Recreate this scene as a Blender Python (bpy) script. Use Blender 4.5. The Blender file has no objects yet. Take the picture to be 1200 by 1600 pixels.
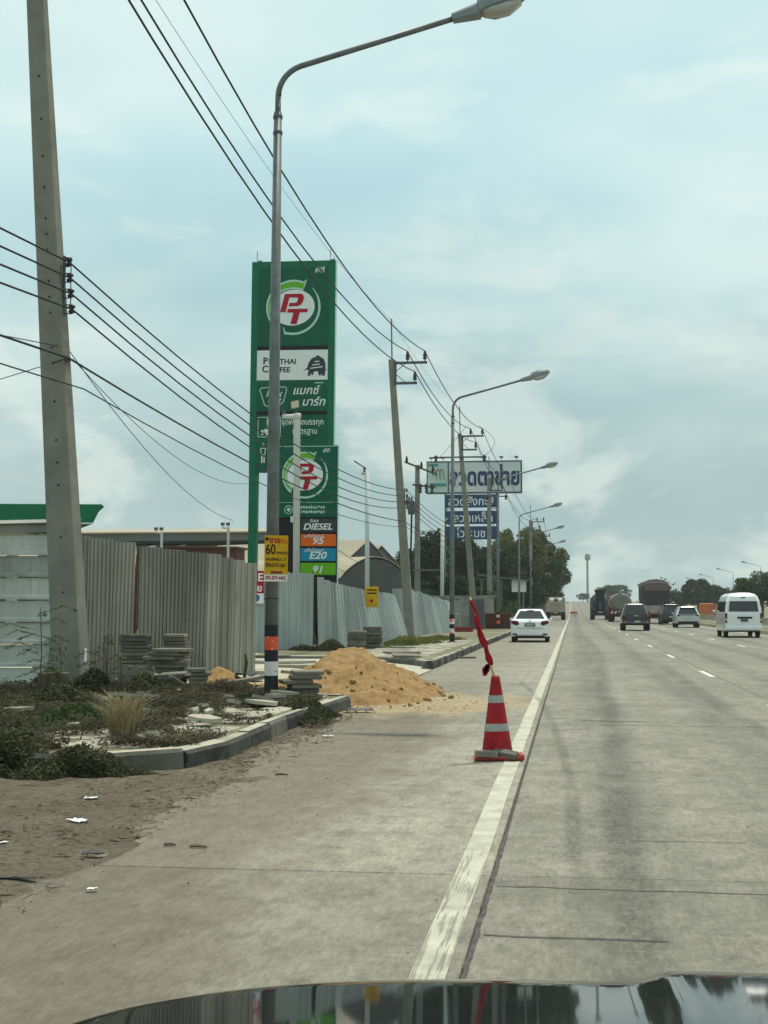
import bpy, math, random
import numpy as np
from mathutils import Vector, Matrix, noise as mnoise
R = math.radians
PI = math.pi
random.seed(7)
RNG = np.random.default_rng(7)
SC = bpy.context.scene
COL = SC.collection

# ------------------------------------------------------------------ camera
cam_d = bpy.data.cameras.new('camera')
cam = bpy.data.objects.new('camera', cam_d)
COL.objects.link(cam)
cam.location = (0, 0, 1.51)
cam.rotation_euler = (R(90 + 3.9005), 0, R(7.6198))
cam_d.sensor_fit = 'VERTICAL'
cam_d.sensor_height = 36
cam_d.lens = 49.5
cam_d.clip_start = 0.05
cam_d.clip_end = 9000
SC.camera = cam

# ------------------------------------------------------------------ sky, sun, exposure
SUN_EL, SUN_AZ = 69, 14          # azimuth clockwise from the road direction (+Y)
world = bpy.data.worlds.new('World')
SC.world = world
world.use_nodes = True
wn, wl = world.node_tree.nodes, world.node_tree.links
wn.clear()
def N(t, **k):
    n = wn.new(t)
    for a, b in k.items():
        setattr(n, a, b)
    return n
def wmath(op, a, b=None, clamp=False):
    n = N('ShaderNodeMath', operation=op, use_clamp=clamp)
    for i, v in enumerate((a, b)):
        if v is None: continue
        if isinstance(v, (int, float)): n.inputs[i].default_value = v
        else: wl.new(v, n.inputs[i])
    return n.outputs[0]
def wmix(f, a, b):
    n = N('ShaderNodeMix', data_type='RGBA')
    for i, v in ((0, f), (6, a), (7, b)):
        if isinstance(v, (int, float)): n.inputs[i].default_value = v
        elif isinstance(v, tuple): n.inputs[i].default_value = (*v, 1)
        else: wl.new(v, n.inputs[i])
    return n.outputs[2]
def wramp(v, lo, hi):
    n = N('ShaderNodeMapRange', interpolation_type='SMOOTHSTEP')
    wl.new(v, n.inputs[0]); n.inputs[1].default_value = lo; n.inputs[2].default_value = hi
    return n.outputs[0]
tc = N('ShaderNodeTexCoord')
sep = N('ShaderNodeSeparateXYZ'); wl.new(tc.outputs['Generated'], sep.inputs[0])
zz = wmath('MAXIMUM', sep.outputs[2], 0.0)
den = wmath('ADD', zz, 0.16)
comb = N('ShaderNodeCombineXYZ')
wl.new(wmath('DIVIDE', sep.outputs[0], den), comb.inputs[0])
wl.new(wmath('DIVIDE', sep.outputs[1], den), comb.inputs[1])
def wnoise(scale, detail, rough, off, dist=0.0, src=None):
    m = N('ShaderNodeMapping'); m.inputs[1].default_value = off
    if src is not None: m.inputs[3].default_value = (1, 1, 1.9)
    wl.new(src or comb.outputs[0], m.inputs[0])
    n = N('ShaderNodeTexNoise'); n.inputs['Scale'].default_value = scale
    n.inputs['Detail'].default_value = detail; n.inputs['Roughness'].default_value = rough
    n.inputs['Distortion'].default_value = dist
    wl.new(m.outputs[0], n.inputs['Vector'])
    return n.outputs[0]
sky = N('ShaderNodeTexSky', sky_type='NISHITA', sun_disc=False)
sky.sun_elevation = R(SUN_EL); sky.sun_rotation = R(SUN_AZ)
sky.air_density = 1.0; sky.dust_density = 3.0; sky.ozone_density = 1.5
veil = wramp(wnoise(0.62, 4, .52, (4.3, 1.7, 0)), .33, .60)
billow = wramp(wnoise(2.3, 8, .56, (1.2, 6.1, 0), .25, ), .50, .68)
puff = wnoise(5.6, 9, .6, (5.3, 2.9, 0), .3, tc.outputs['Generated'])
puff = wmath('MULTIPLY', wramp(puff, .515, .62), wramp(zz, .36, .06))
gap = wmix(0.80, sky.outputs[0], (4.75, 7.6, 7.95))
c1 = wmix(wmath('MULTIPLY', veil, .9), gap, (7.2, 8.7, 8.35))
c2 = wmix(wmath('MULTIPLY', billow, .55), c1, (8.3, 9.3, 8.6))
deck = wramp(wmath('ADD', zz, wmath('MULTIPLY', wmath('SUBTRACT', veil, .5), .09)), .33, .02)
c3 = wmix(wmath('MULTIPLY', deck, .86), c2, (3.1, 4.45, 4.45))
c4 = wmix(wmath('MULTIPLY', puff, .55), c3, (8.2, 8.9, 8.1))
bg = N('ShaderNodeBackground'); bg.inputs[1].default_value = 0.1
wl.new(c4, bg.inputs[0])
wo = N('ShaderNodeOutputWorld'); wl.new(bg.outputs[0], wo.inputs[0])

sun_d = bpy.data.lights.new('sun', 'SUN')
sun_d.energy = 3.3
sun_d.angle = R(1.6)
sun_d.color = (1.0, .93, .80)
sun = bpy.data.objects.new('sun', sun_d); COL.objects.link(sun)
_d = Vector((math.sin(R(SUN_AZ)) * math.cos(R(SUN_EL)), math.cos(R(SUN_AZ)) * math.cos(R(SUN_EL)), math.sin(R(SUN_EL))))
sun.rotation_euler = _d.to_track_quat('Z', 'Y').to_euler()
sun.location = _d * 60

vs = SC.view_settings
vs.view_transform = 'Standard'; vs.look = 'None'; vs.exposure = 0.1; vs.gamma = 1.0
vs.use_curve_mapping = False
SC.cycles.max_bounces = 6
SC.cycles.transparent_max_bounces = 12

# ------------------------------------------------------------------ materials
class NT:
    def __init__(s, name):
        s.m = bpy.data.materials.new(name); s.m.use_nodes = True
        s.n, s.l = s.m.node_tree.nodes, s.m.node_tree.links
        s.b = s.n['Principled BSDF']; s.out = s.n['Material Output']
        s.pos = s.n.new('ShaderNodeNewGeometry').outputs['Position']
    def put(s, v, sock):
        if isinstance(v, (int, float)): sock.default_value = v
        elif isinstance(v, tuple): sock.default_value = (*v, 1) if len(v) == 3 and sock.type == 'RGBA' else v
        else: s.l.new(v, sock)
    def noise(s, scale, detail=4, rough=.55, stretch=(1, 1, 1), off=(0, 0, 0), src=None, dist=0):
        m = s.n.new('ShaderNodeMapping'); m.inputs[3].default_value = stretch; m.inputs[1].default_value = off
        s.l.new(src or s.pos, m.inputs[0])
        t = s.n.new('ShaderNodeTexNoise'); t.inputs['Scale'].default_value = scale
        t.inputs['Detail'].default_value = detail; t.inputs['Roughness'].default_value = rough
        t.inputs['Distortion'].default_value = dist
        s.l.new(m.outputs[0], t.inputs['Vector']); return t.outputs[0]
    def voro(s, scale, feature='F1', stretch=(1, 1, 1)):
        m = s.n.new('ShaderNodeMapping'); m.inputs[3].default_value = stretch
        s.l.new(s.pos, m.inputs[0])
        t = s.n.new('ShaderNodeTexVoronoi'); t.feature = feature; t.inputs['Scale'].default_value = scale
        s.l.new(m.outputs[0], t.inputs['Vector']); return t.outputs['Distance']
    def ramp(s, v, lo, hi, a=0., b=1.):
        n = s.n.new('ShaderNodeMapRange'); n.interpolation_type = 'SMOOTHSTEP'
        s.put(v, n.inputs[0])
        for i, x in ((1, lo), (2, hi), (3, a), (4, b)): n.inputs[i].default_value = x
        return n.outputs[0]
    def math(s, op, a, b=0., clamp=False):
        n = s.n.new('ShaderNodeMath'); n.operation = op; n.use_clamp = clamp
        s.put(a, n.inputs[0]); s.put(b, n.inputs[1]); return n.outputs[0]
    def mix(s, f, a, b, mode='MIX'):
        n = s.n.new('ShaderNodeMix'); n.data_type = 'RGBA'; n.blend_type = mode
        s.put(f, n.inputs[0]); s.put(a, n.inputs[6]); s.put(b, n.inputs[7]); return n.outputs[2]
    def xyz(s, src=None):
        n = s.n.new('ShaderNodeSeparateXYZ'); s.l.new(src or s.pos, n.inputs[0]); return n.outputs
    def bump(s, h, strength=.3, dist=.02):
        n = s.n.new('ShaderNodeBump'); n.inputs['Strength'].default_value = strength
        n.inputs['Distance'].default_value = dist
        s.put(h, n.inputs['Height']); s.l.new(n.outputs[0], s.b.inputs['Normal'])
    def rnd(s):
        return s.n.new('ShaderNodeObjectInfo').outputs['Random']
    def fin(s, col, rough=.6, metal=0., spec=.5):
        s.put(col, s.b.inputs['Base Color']); s.put(rough, s.b.inputs['Roughness'])
        s.put(metal, s.b.inputs['Metallic']); s.b.inputs['Specular IOR Level'].default_value = spec
        return s.m
    def alpha(s, a):
        t = s.n.new('ShaderNodeBsdfTransparent'); x = s.n.new('ShaderNodeMixShader')
        s.put(a, x.inputs[0]); s.l.new(t.outputs[0], x.inputs[1]); s.l.new(s.b.outputs[0], x.inputs[2])
        s.l.new(x.outputs[0], s.out.inputs[0])

def simple(name, col, rough=.6, metal=0., var=.18, scale=4., bump=0., bscale=30., spec=.22, dirt=0., dcol=(.16, .13, .1), rnd=0.):
    t = NT(name)
    f = t.ramp(t.noise(scale, 6, .6), .25, .75, 1 - var, 1 + var)
    if rnd: f = t.math('MULTIPLY', f, t.ramp(t.rnd(), 0, 1, 1 - rnd, 1 + rnd))
    v = t.n.new('ShaderNodeVectorMath'); v.operation = 'SCALE'; v.inputs[0].default_value = col
    t.l.new(f, v.inputs['Scale'])
    c = v.outputs[0]
    if dirt:
        c = t.mix(t.ramp(t.noise(scale * 2.3, 7, .65, off=(3, 9, 1)), .48, .72, 0, dirt), c, dcol)
    if bump: t.bump(t.noise(bscale, 5, .6), bump, .01)
    return t.fin(c, rough, metal, spec)

M = {}
def road_mat(name, base=(.24, .227, .177), shoulder=False, seed=0):
    t = NT(name); x = t.xyz()
    big = t.ramp(t.noise(.55, 5, .6, off=(seed, 0, 0)), .3, .7)
    c = t.mix(big, tuple(v * .80 for v in base), tuple(v * 1.14 for v in base))
    streak = t.ramp(t.noise(5., 5, .65, (1, .07, 1)), .42, .72)          # drag marks along the lane
    c = t.mix(t.math('MULTIPLY', streak, .30), c, (.12, .113, .09))
    cross = t.math('MULTIPLY', t.ramp(t.noise(14., 8, .8, (.13, 1.5, 1)), .44, .64), t.ramp(t.noise(1.1, 4, .6, off=(3, 3, 0)), .35, .6, .25, 1))           # brushed finish across the lane
    c = t.mix(t.math('MULTIPLY', cross, .62), c, (.30, .285, .225))
    mott = t.ramp(t.noise(3.4, 9, .78, (1, .7, 1)), .47, .66)
    c = t.mix(t.math('MULTIPLY', mott, .62), c, (.115, .108, .086))
    if not shoulder:
        wv = t.math('ADD', x[0], t.ramp(t.noise(.25, 2, .5, (.3, 1, 1)), 0, 1, -.25, .25))
        for cx in (.36, 1.95, 4.1, 5.7, 7.7, 9.3):
            d = t.math('ABSOLUTE', t.math('SUBTRACT', wv, cx))
            k = t.math('MULTIPLY', t.ramp(d, .48, .05), t.ramp(t.noise(1.3, 5, .65, (1, .16, 1), off=(cx, 0, 0)), .3, .62, .15, .6))
            c = t.mix(k, c, (.088, .085, .073))
        oil = t.math('MULTIPLY', t.ramp(t.math('ABSOLUTE', t.math('SUBTRACT', wv, 1.35)), .5, .05), t.ramp(t.noise(1.1, 4, .6, (1, .3, 1)), .4, .7, 0, .34))
        c = t.mix(oil, c, (.075, .072, .062))
    else:                                                                    # dust washed in from the verge
        e = t.math('ADD', x[0], t.ramp(t.noise(.55, 6, .65, (1, .5, 1)), .2, .8, -.65, .65))
        near = t.ramp(x[1], 24, 19.5)
        dust = t.math('MULTIPLY', t.ramp(e, -1.15, -2.15), t.math('ADD', t.math('MULTIPLY', near, .66), .3))
        c = t.mix(dust, c, (.158, .130, .093))
        dust2 = t.math('MULTIPLY', t.ramp(e, -1.1, -2.4), t.ramp(t.noise(3, 7, .7), .45, .7, 0, .4))
        c = t.mix(dust2, c, (.15, .125, .092))
        dx = t.math('MULTIPLY', t.math('ADD', x[0], 2.9), .36); dy = t.math('MULTIPLY', t.math('ADD', x[1], -22.4), .32)
        rr = t.math('SQRT', t.math('ADD', t.math('MULTIPLY', dx, dx), t.math('MULTIPLY', dy, dy)))
        rr = t.math('ADD', rr, t.ramp(t.noise(1.6, 6, .7, (1, .6, 1)), .2, .8, -.38, .38))
        c = t.mix(t.ramp(rr, 1.05, .55, 0, .8), c, (.42, .31, .165))           # spilled sand film
    spk = t.ramp(t.voro(26.), .05, .12, .85, 0)
    spk = t.math('MULTIPLY', spk, t.ramp(t.noise(5.5, 3, .5, off=(7, 2, 0)), .55, .66))
    c = t.mix(spk, c, (.09, .085, .075))
    c = t.mix(t.ramp(t.noise(120, 3, .7), .35, .65, 0, .42), c, (.09, .086, .072))
    g1 = t.ramp(t.noise(34, 7, .82, (1, .22, 1)), .28, .72, .74, 1.22)
    g2 = t.ramp(t.noise(7.5, 8, .78, (1, .35, 1), off=(4, 8, 0)), .3, .7, .80, 1.18)
    f = t.math('MULTIPLY', t.math('MULTIPLY', g1, g2), t.ramp(t.rnd(), 0, 1, .95, 1.10))
    v = t.n.new('ShaderNodeVectorMath'); v.operation = 'SCALE'; t.put(c, v.inputs[0]); t.put(f, v.inputs['Scale'])
    t.bump(t.math('ADD', t.noise(70, 5, .7, (.35, 1, 1)), t.math('MULTIPLY', t.noise(9, 5, .6), .6)), .6, .008)
    return t.fin(v.outputs[0], t.ramp(t.noise(2, 4), .3, .7, .72, .92), 0, .3)
M['road'] = road_mat('road_concrete')
M['shoulder'] = road_mat('shoulder_concrete', (.295, .277, .215), True, 5)
M['joint'] = simple('joint_tar', (.075, .07, .062), .9, var=.4, scale=9)
t = NT('dirt'); c = t.mix(t.ramp(t.noise(.9, 7, .65), .3, .7), (.15, .119, .083), (.25, .205, .148))
c = t.mix(t.ramp(t.noise(14, 6, .7), .45, .7, 0, .6), c, (.06, .05, .036))
c = t.mix(t.ramp(t.noise(3.3, 6, .7, off=(5, 5, 0)), .55, .72, 0, .6), c, (.25, .215, .165))
c = t.mix(t.ramp(t.noise(24, 8, .8, (1, .35, 1)), .42, .68, 0, .55), c, (.06, .05, .036)); c = t.mix(t.ramp(t.noise(40, 6, .8, (1, .4, 1), off=(9, 1, 0)), .58, .72, 0, .4), c, (.24, .20, .15))
t.bump(t.math('ADD', t.noise(45, 6, .7), t.noise(8, 4, .6)), 1., .04); M['dirt'] = t.fin(c, .95, 0, .2)
t = NT('ground_soil'); c = t.mix(t.ramp(t.noise(.35, 6, .6), .35, .65), (.15, .14, .08), (.24, .21, .15))
c = t.mix(t.ramp(t.noise(3.5, 6, .7), .45, .65, 0, .7), c, (.085, .105, .045))
t.bump(t.noise(20, 5, .7), .5, .03); M['soil'] = t.fin(c, .95, 0, .2)
t = NT('sand'); c = t.mix(t.ramp(t.noise(2.6, 7, .65), .3, .7), (.27, .160, .066), (.38, .242, .108))
c = t.mix(t.ramp(t.noise(11, 8, .75), .48, .68, 0, .7), c, (.135, .073, .028))
t.bump(t.math('ADD', t.noise(60, 5, .7), t.math('MULTIPLY', t.noise(14, 5, .6), 1.5)), .8, .02); M['sand'] = t.fin(c, .95, 0, .2)
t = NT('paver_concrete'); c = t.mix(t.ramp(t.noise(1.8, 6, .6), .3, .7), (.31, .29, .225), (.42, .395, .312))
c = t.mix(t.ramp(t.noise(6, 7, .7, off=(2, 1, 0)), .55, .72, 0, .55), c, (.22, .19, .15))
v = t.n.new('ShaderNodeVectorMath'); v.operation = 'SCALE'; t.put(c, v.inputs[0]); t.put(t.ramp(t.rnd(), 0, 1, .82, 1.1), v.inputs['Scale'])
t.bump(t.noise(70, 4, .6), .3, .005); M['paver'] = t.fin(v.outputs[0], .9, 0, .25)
M['slab_grey'] = simple('paving_slab_grey', (.165, .155, .128), .9, var=.28, scale=5, bump=.3, bscale=60, dirt=.5, rnd=.32)
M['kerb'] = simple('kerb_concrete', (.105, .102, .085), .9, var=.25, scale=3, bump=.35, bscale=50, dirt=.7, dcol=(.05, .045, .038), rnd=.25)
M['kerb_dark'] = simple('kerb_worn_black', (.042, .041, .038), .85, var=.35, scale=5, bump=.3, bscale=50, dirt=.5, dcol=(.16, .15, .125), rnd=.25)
M['pole'] = simple('pole_concrete', (.225, .213, .178), .85, var=.16, scale=2.2, bump=.3, bscale=70, dirt=.3, dcol=(.2, .19, .17))
M['black'] = simple('black_paint', (.018, .018, .022), .5, var=.3)
t = NT('peeling_orange'); c = t.mix(t.ramp(t.noise(6, 5, .6), .60, .62), (.72, .075, .02), (.62, .61, .58))
M['orange_peel'] = t.fin(c, .5)
t = NT('peeling_white'); c = t.mix(t.ramp(t.noise(7, 5, .6, off=(3, 1, 2)), .55, .57), (.66, .65, .62), (.7, .1, .04))
M['white_peel'] = t.fin(c, .5)
M['galv'] = simple('galvanised_steel', (.15, .165, .165), .5, .2, var=.22, scale=5, dirt=.3, dcol=(.10, .10, .095))
M['galv_dark'] = simple('steel_dark', (.10, .105, .11), .55, .3, var=.2)
M['lamp_grey'] = simple('lamp_housing', (.22, .25, .26), .45, .2, var=.1)
t = NT('lamp_glass'); M['lamp_glass'] = t.fin((.62, .62, .58), .12); t.b.inputs['Transmission Weight'].default_value = .35
M['porcelain'] = simple('porcelain_dark', (.05, .035, .03), .25)
M['wire'] = simple('wire_black', (.02, .022, .024), .6, var=.1)
M['wire_grey'] = simple('wire_grey', (.2, .21, .21), .6, var=.1)
def sheet(name, base, rust=.25, var=.2, dark=(.13, .115, .1)):
    t = NT(name)
    c = t.mix(t.ramp(t.noise(1.2, 6, .6, (1, 1, .35)), .3, .7), tuple(v * (1 - var) for v in base), tuple(v * (1 + var) for v in base))
    c = t.mix(t.ramp(t.noise(6, 7, .7, (1, 1, .12)), .52, .75, 0, rust * 2), c, dark)
    c = t.mix(t.ramp(t.noise(22, 5, .7), .6, .75, 0, rust), c, tuple(v * 1.5 for v in base))
    f = t.ramp(t.rnd(), 0, 1, .74, 1.18)
    v = t.n.new('ShaderNodeVectorMath'); v.operation = 'SCALE'; t.put(c, v.inputs[0]); t.put(f, v.inputs['Scale'])
    t.bump(t.noise(3, 3), .15, .03)
    return t.fin(v.outputs[0], .58, .15, .4)
M['sheet_old'] = sheet('weathered_zinc_sheet', (.275, .264, .228), .34)
M['sheet_blue'] = sheet('blue_grey_zinc_sheet', (.30, .335, .33), .24, .14, (.2, .2, .19))
M['sheet_white'] = sheet('pale_metal_cladding', (.42, .435, .41), .34, .16, (.2, .185, .15))
M['wood'] = simple('old_timber', (.12, .095, .07), .85, var=.35, scale=8)
M['pt_green'] = simple('sign_green', (.003, .14, .068), .6, spec=.15, var=.14, scale=.9, dirt=.18, dcol=(.03, .07, .05))
M['pt_green_dk'] = simple('sign_dark_green', (.002, .098, .058), .6, spec=.15, var=.14, scale=.9, dirt=.18, dcol=(.03, .07, .05))
M['lime'] = simple('sign_lime', (.13, .40, .012), .6, spec=.15, var=.05)
M['sign_white'] = simple('sign_white', (.74, .76, .76), .4, var=.05)
M['sign_pale'] = simple('sign_pale_green_line', (.42, .62, .53), .4, var=.05)
M['sign_red'] = simple('sign_red', (.38, .006, .022), .6, spec=.15, var=.08)
M['sign_black'] = simple('sign_black', (.012, .012, .016), .6, spec=.15, var=.1)
M['sign_char'] = simple('sign_charcoal', (.045, .05, .055), .6, spec=.15, var=.1)
M['sign_orange'] = simple('sign_orange', (.72, .13, .012), .6, spec=.15, var=.05)
M['sign_teal'] = simple('sign_teal', (.012, .24, .40), .6, spec=.15, var=.05)
M['sign_yellow'] = simple('sign_yellow', (.60, .34, .006), .6, spec=.2, var=.1, dirt=.15)
M['sign_navy'] = simple('sign_navy', (.018, .055, .135), .45, var=.12, scale=.8)
M['print_navy'] = simple('print_navy', (.012, .04, .12), .45, var=.1)
M['board_white'] = simple('billboard_white', (.56, .60, .61), .5, var=.06, scale=.5)
M['board_mint'] = simple('billboard_mint', (.44, .56, .54), .5, var=.06, scale=.5)
M['print_brown'] = simple('print_brown', (.22, .19, .1), .5)
M['print_teal'] = simple('print_teal', (.05, .25, .22), .5)
M['white_pipe'] = simple('white_pipe', (.55, .56, .53), .4, var=.05)
M['cone_red'] = simple('cone_red', (.31, .010, .016), .65, spec=.2, var=.3, scale=9, dirt=.5, dcol=(.2, .05, .045))
M['cone_base'] = simple('cone_base_rubber', (.42, .06, .05), .6, var=.15, scale=9, dirt=.35, dcol=(.4, .3, .25))
M['reflect'] = simple('reflective_band', (.34, .345, .33), .5, var=.2, scale=30, dirt=.5)
M['cloth_red'] = simple('flag_cloth_red', (.27, .008, .018), .9, var=.3, scale=14)
M['bamboo'] = simple('bamboo', (.52, .40, .2), .6, var=.15, scale=20)
M['roof_beige'] = simple('roof_beige_metal', (.34, .295, .215), .6, var=.1, scale=.4)
M['wall_grey'] = simple('wall_grey_metal', (.085, .088, .09), .6, var=.12, scale=.5)
M['fascia_grey'] = simple('fascia_grey', (.16, .165, .16), .6, var=.08, scale=.5)
M['brown_wall'] = simple('brown_wall', (.11, .045, .032), .7, var=.15, scale=1)
M['brown_frame'] = simple('brown_frame', (.24, .06, .05), .6)
M['wall_concrete'] = simple('wall_concrete', (.27, .265, .24), .9, var=.2, scale=1.5, bump=.2, dirt=.4)
M['barrier'] = simple('median_concrete', (.34, .315, .24), .9, var=.16, scale=1.2, dirt=.35)
M['median_kerb'] = simple('median_kerb_yellow', (.44, .38, .22), .8, var=.25, scale=2, dirt=.5)
M['glass_dark'] = simple('tinted_glass', (.012, .015, .017), .06, var=.1, spec=.6)
M['tyre'] = simple('tyre_rubber', (.02, .02, .02), .85, var=.2)
M['rim'] = simple('wheel_rim', (.3, .3, .31), .35, .7)
def paint(name, col, rough=.22, metal=0.):
    m = simple(name, col, rough, metal, var=.05, scale=2)
    b = m.node_tree.nodes['Principled BSDF']; b.inputs['Coat Weight'].default_value = .8; b.inputs['Coat Roughness'].default_value = .06
    return m
M['car_white'] = paint('car_paint_white', (.76, .77, .77))
M['car_silver'] = paint('car_paint_silver', (.52, .54, .54), .3, .3)
M['car_black'] = paint('car_paint_black', (.022, .026, .032))
M['car_dark'] = paint('car_paint_charcoal', (.03, .038, .044))
M['hood'] = simple('car_paint_graphite', (.010, .012, .013), .035, 0, var=.05, spec=.45)
M['tail_red'] = simple('tail_lamp_red', (.13, .006, .012), .15, var=.05)
M['plate'] = simple('number_plate', (.42, .43, .42), .5, var=.1)
M['chrome'] = simple('chrome', (.6, .6, .6), .15, .9, var=.05)
M['plastic_black'] = simple('black_plastic', (.02, .02, .021), .6, var=.1)
M['tarp'] = simple('tarpaulin_dark', (.055, .045, .05), .85, var=.25, scale=1.5, bump=.4, bscale=3)
M['tarp_top'] = simple('tarpaulin_brown', (.135, .105, .088), .85, var=.2, scale=1.5, bump=.4, bscale=3)
M['truck_beige'] = simple('truck_beige', (.36, .30, .235), .7, var=.22, scale=2, dirt=.6)
M['truck_red'] = simple('truck_red', (.26, .03, .025), .6, var=.2, scale=2, dirt=.3)
M['tank_grey'] = simple('tank_grey', (.19, .185, .155), .45, .2, var=.12, scale=1, dirt=.3)
M['mixer_blue'] = simple('mixer_blue_black', (.025, .04, .06), .45, var=.2, scale=1)
M['truck_orange'] = simple('truck_orange', (.52, .15, .045), .55, var=.15, scale=1)
M['chassis'] = simple('chassis_black', (.02, .02, .021), .8, var=.2)
def leafmat(name, a, b, sc=1.2):
    t = NT(name)
    c = t.mix(t.ramp(t.noise(sc, 3, .5), .35, .65), a, b)
    c = t.mix(t.ramp(t.noise(sc * 9, 2, .5), .35, .65, 0, .5), c, tuple(v * 1.5 for v in b))
    t.fin(c, .6, 0, .12)
    tr = t.n.new('ShaderNodeBsdfTranslucent'); t.put(c, tr.inputs[0])
    x = t.n.new('ShaderNodeMixShader'); x.inputs[0].default_value = .25
    t.l.new(t.b.outputs[0], x.inputs[1]); t.l.new(tr.outputs[0], x.inputs[2]); t.l.new(x.outputs[0], t.out.inputs[0])
    return t.m
M['leaf_dark'] = leafmat('leaf_dark', (.010, .024, .010), (.028, .05, .018), .35)
M['leaf_mid'] = leafmat('leaf_mid', (.022, .045, .014), (.055, .088, .024), .35)
M['leaf_olive'] = leafmat('leaf_olive', (.05, .07, .018), (.125, .135, .032), .3)
M['weed'] = leafmat('weed_leaf', (.030, .036, .018), (.072, .075, .037), 1.4)
M['weed_dead'] = leafmat('weed_dead', (.035, .028, .020), (.105, .085, .058), 2)
M['weed_green'] = leafmat('weed_green', (.028, .052, .018), (.06, .09, .03), 2)
M['straw'] = leafmat('straw', (.15, .125, .065), (.27, .22, .12), 6)
M['bark'] = simple('bark', (.09, .075, .055), .9, var=.3, scale=3)
M['pebble'] = simple('pebble', (.15, .122, .09), .9, var=.4, scale=30)
M['litter_white'] = simple('litter_white', (.7, .7, .68), .6, var=.1)
M['litter_black'] = simple('litter_black', (.03, .032, .036), .45, var=.3)
M['blue'] = simple('print_blue', (.03, .12, .3), .5)
# road paint
t = NT('edge_line_paint'); x = t.xyz()
wear = t.noise(38, 5, .65, (1, .03, 1)); spot = t.noise(24, 6, .7)
near = t.ramp(x[1], 9.2, 8.4)
ht = t.math('ADD', t.ramp(spot, .62, .74, 0, .55), t.math('MULTIPLY', near, t.ramp(wear, .50, .58, 0, .5)))
c = t.mix(t.ramp(t.noise(4, 6, .65), .35, .7), (.46, .445, .35), (.31, .30, .235)); t.fin(c, .75)
t.alpha(t.math('SUBTRACT', 1.0, ht, True)); M['line'] = t.m
t = NT('lane_dash_paint'); c = t.mix(t.ramp(t.noise(9, 6, .65), .4, .7), (.60, .59, .52), (.42, .42, .36)); t.fin(c, .75)
t.alpha(t.ramp(t.noise(20, 6, .7), .70, .62)); M['dash'] = t.m
t = NT('tyre_mark'); uvx = t.xyz(t.n.new('ShaderNodeTexCoord').outputs['UV']); t.fin((.062, .06, .056), .8)
fade = t.math('MULTIPLY', t.ramp(t.math('ABSOLUTE', t.math('SUBTRACT', uvx[0], .5)), .5, .12), t.ramp(t.math('ABSOLUTE', t.math('SUBTRACT', uvx[1], .5)), .5, .36))
t.alpha(t.math('MULTIPLY', fade, t.math('MULTIPLY', t.ramp(t.noise(30, 6, .8, (1, .6, 1)), .36, .70, 0, .52), t.ramp(t.noise(1.4, 4, .6, (1, .5, 1)), .3, .6, .25, 1)))); M['skid'] = t.m

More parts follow.
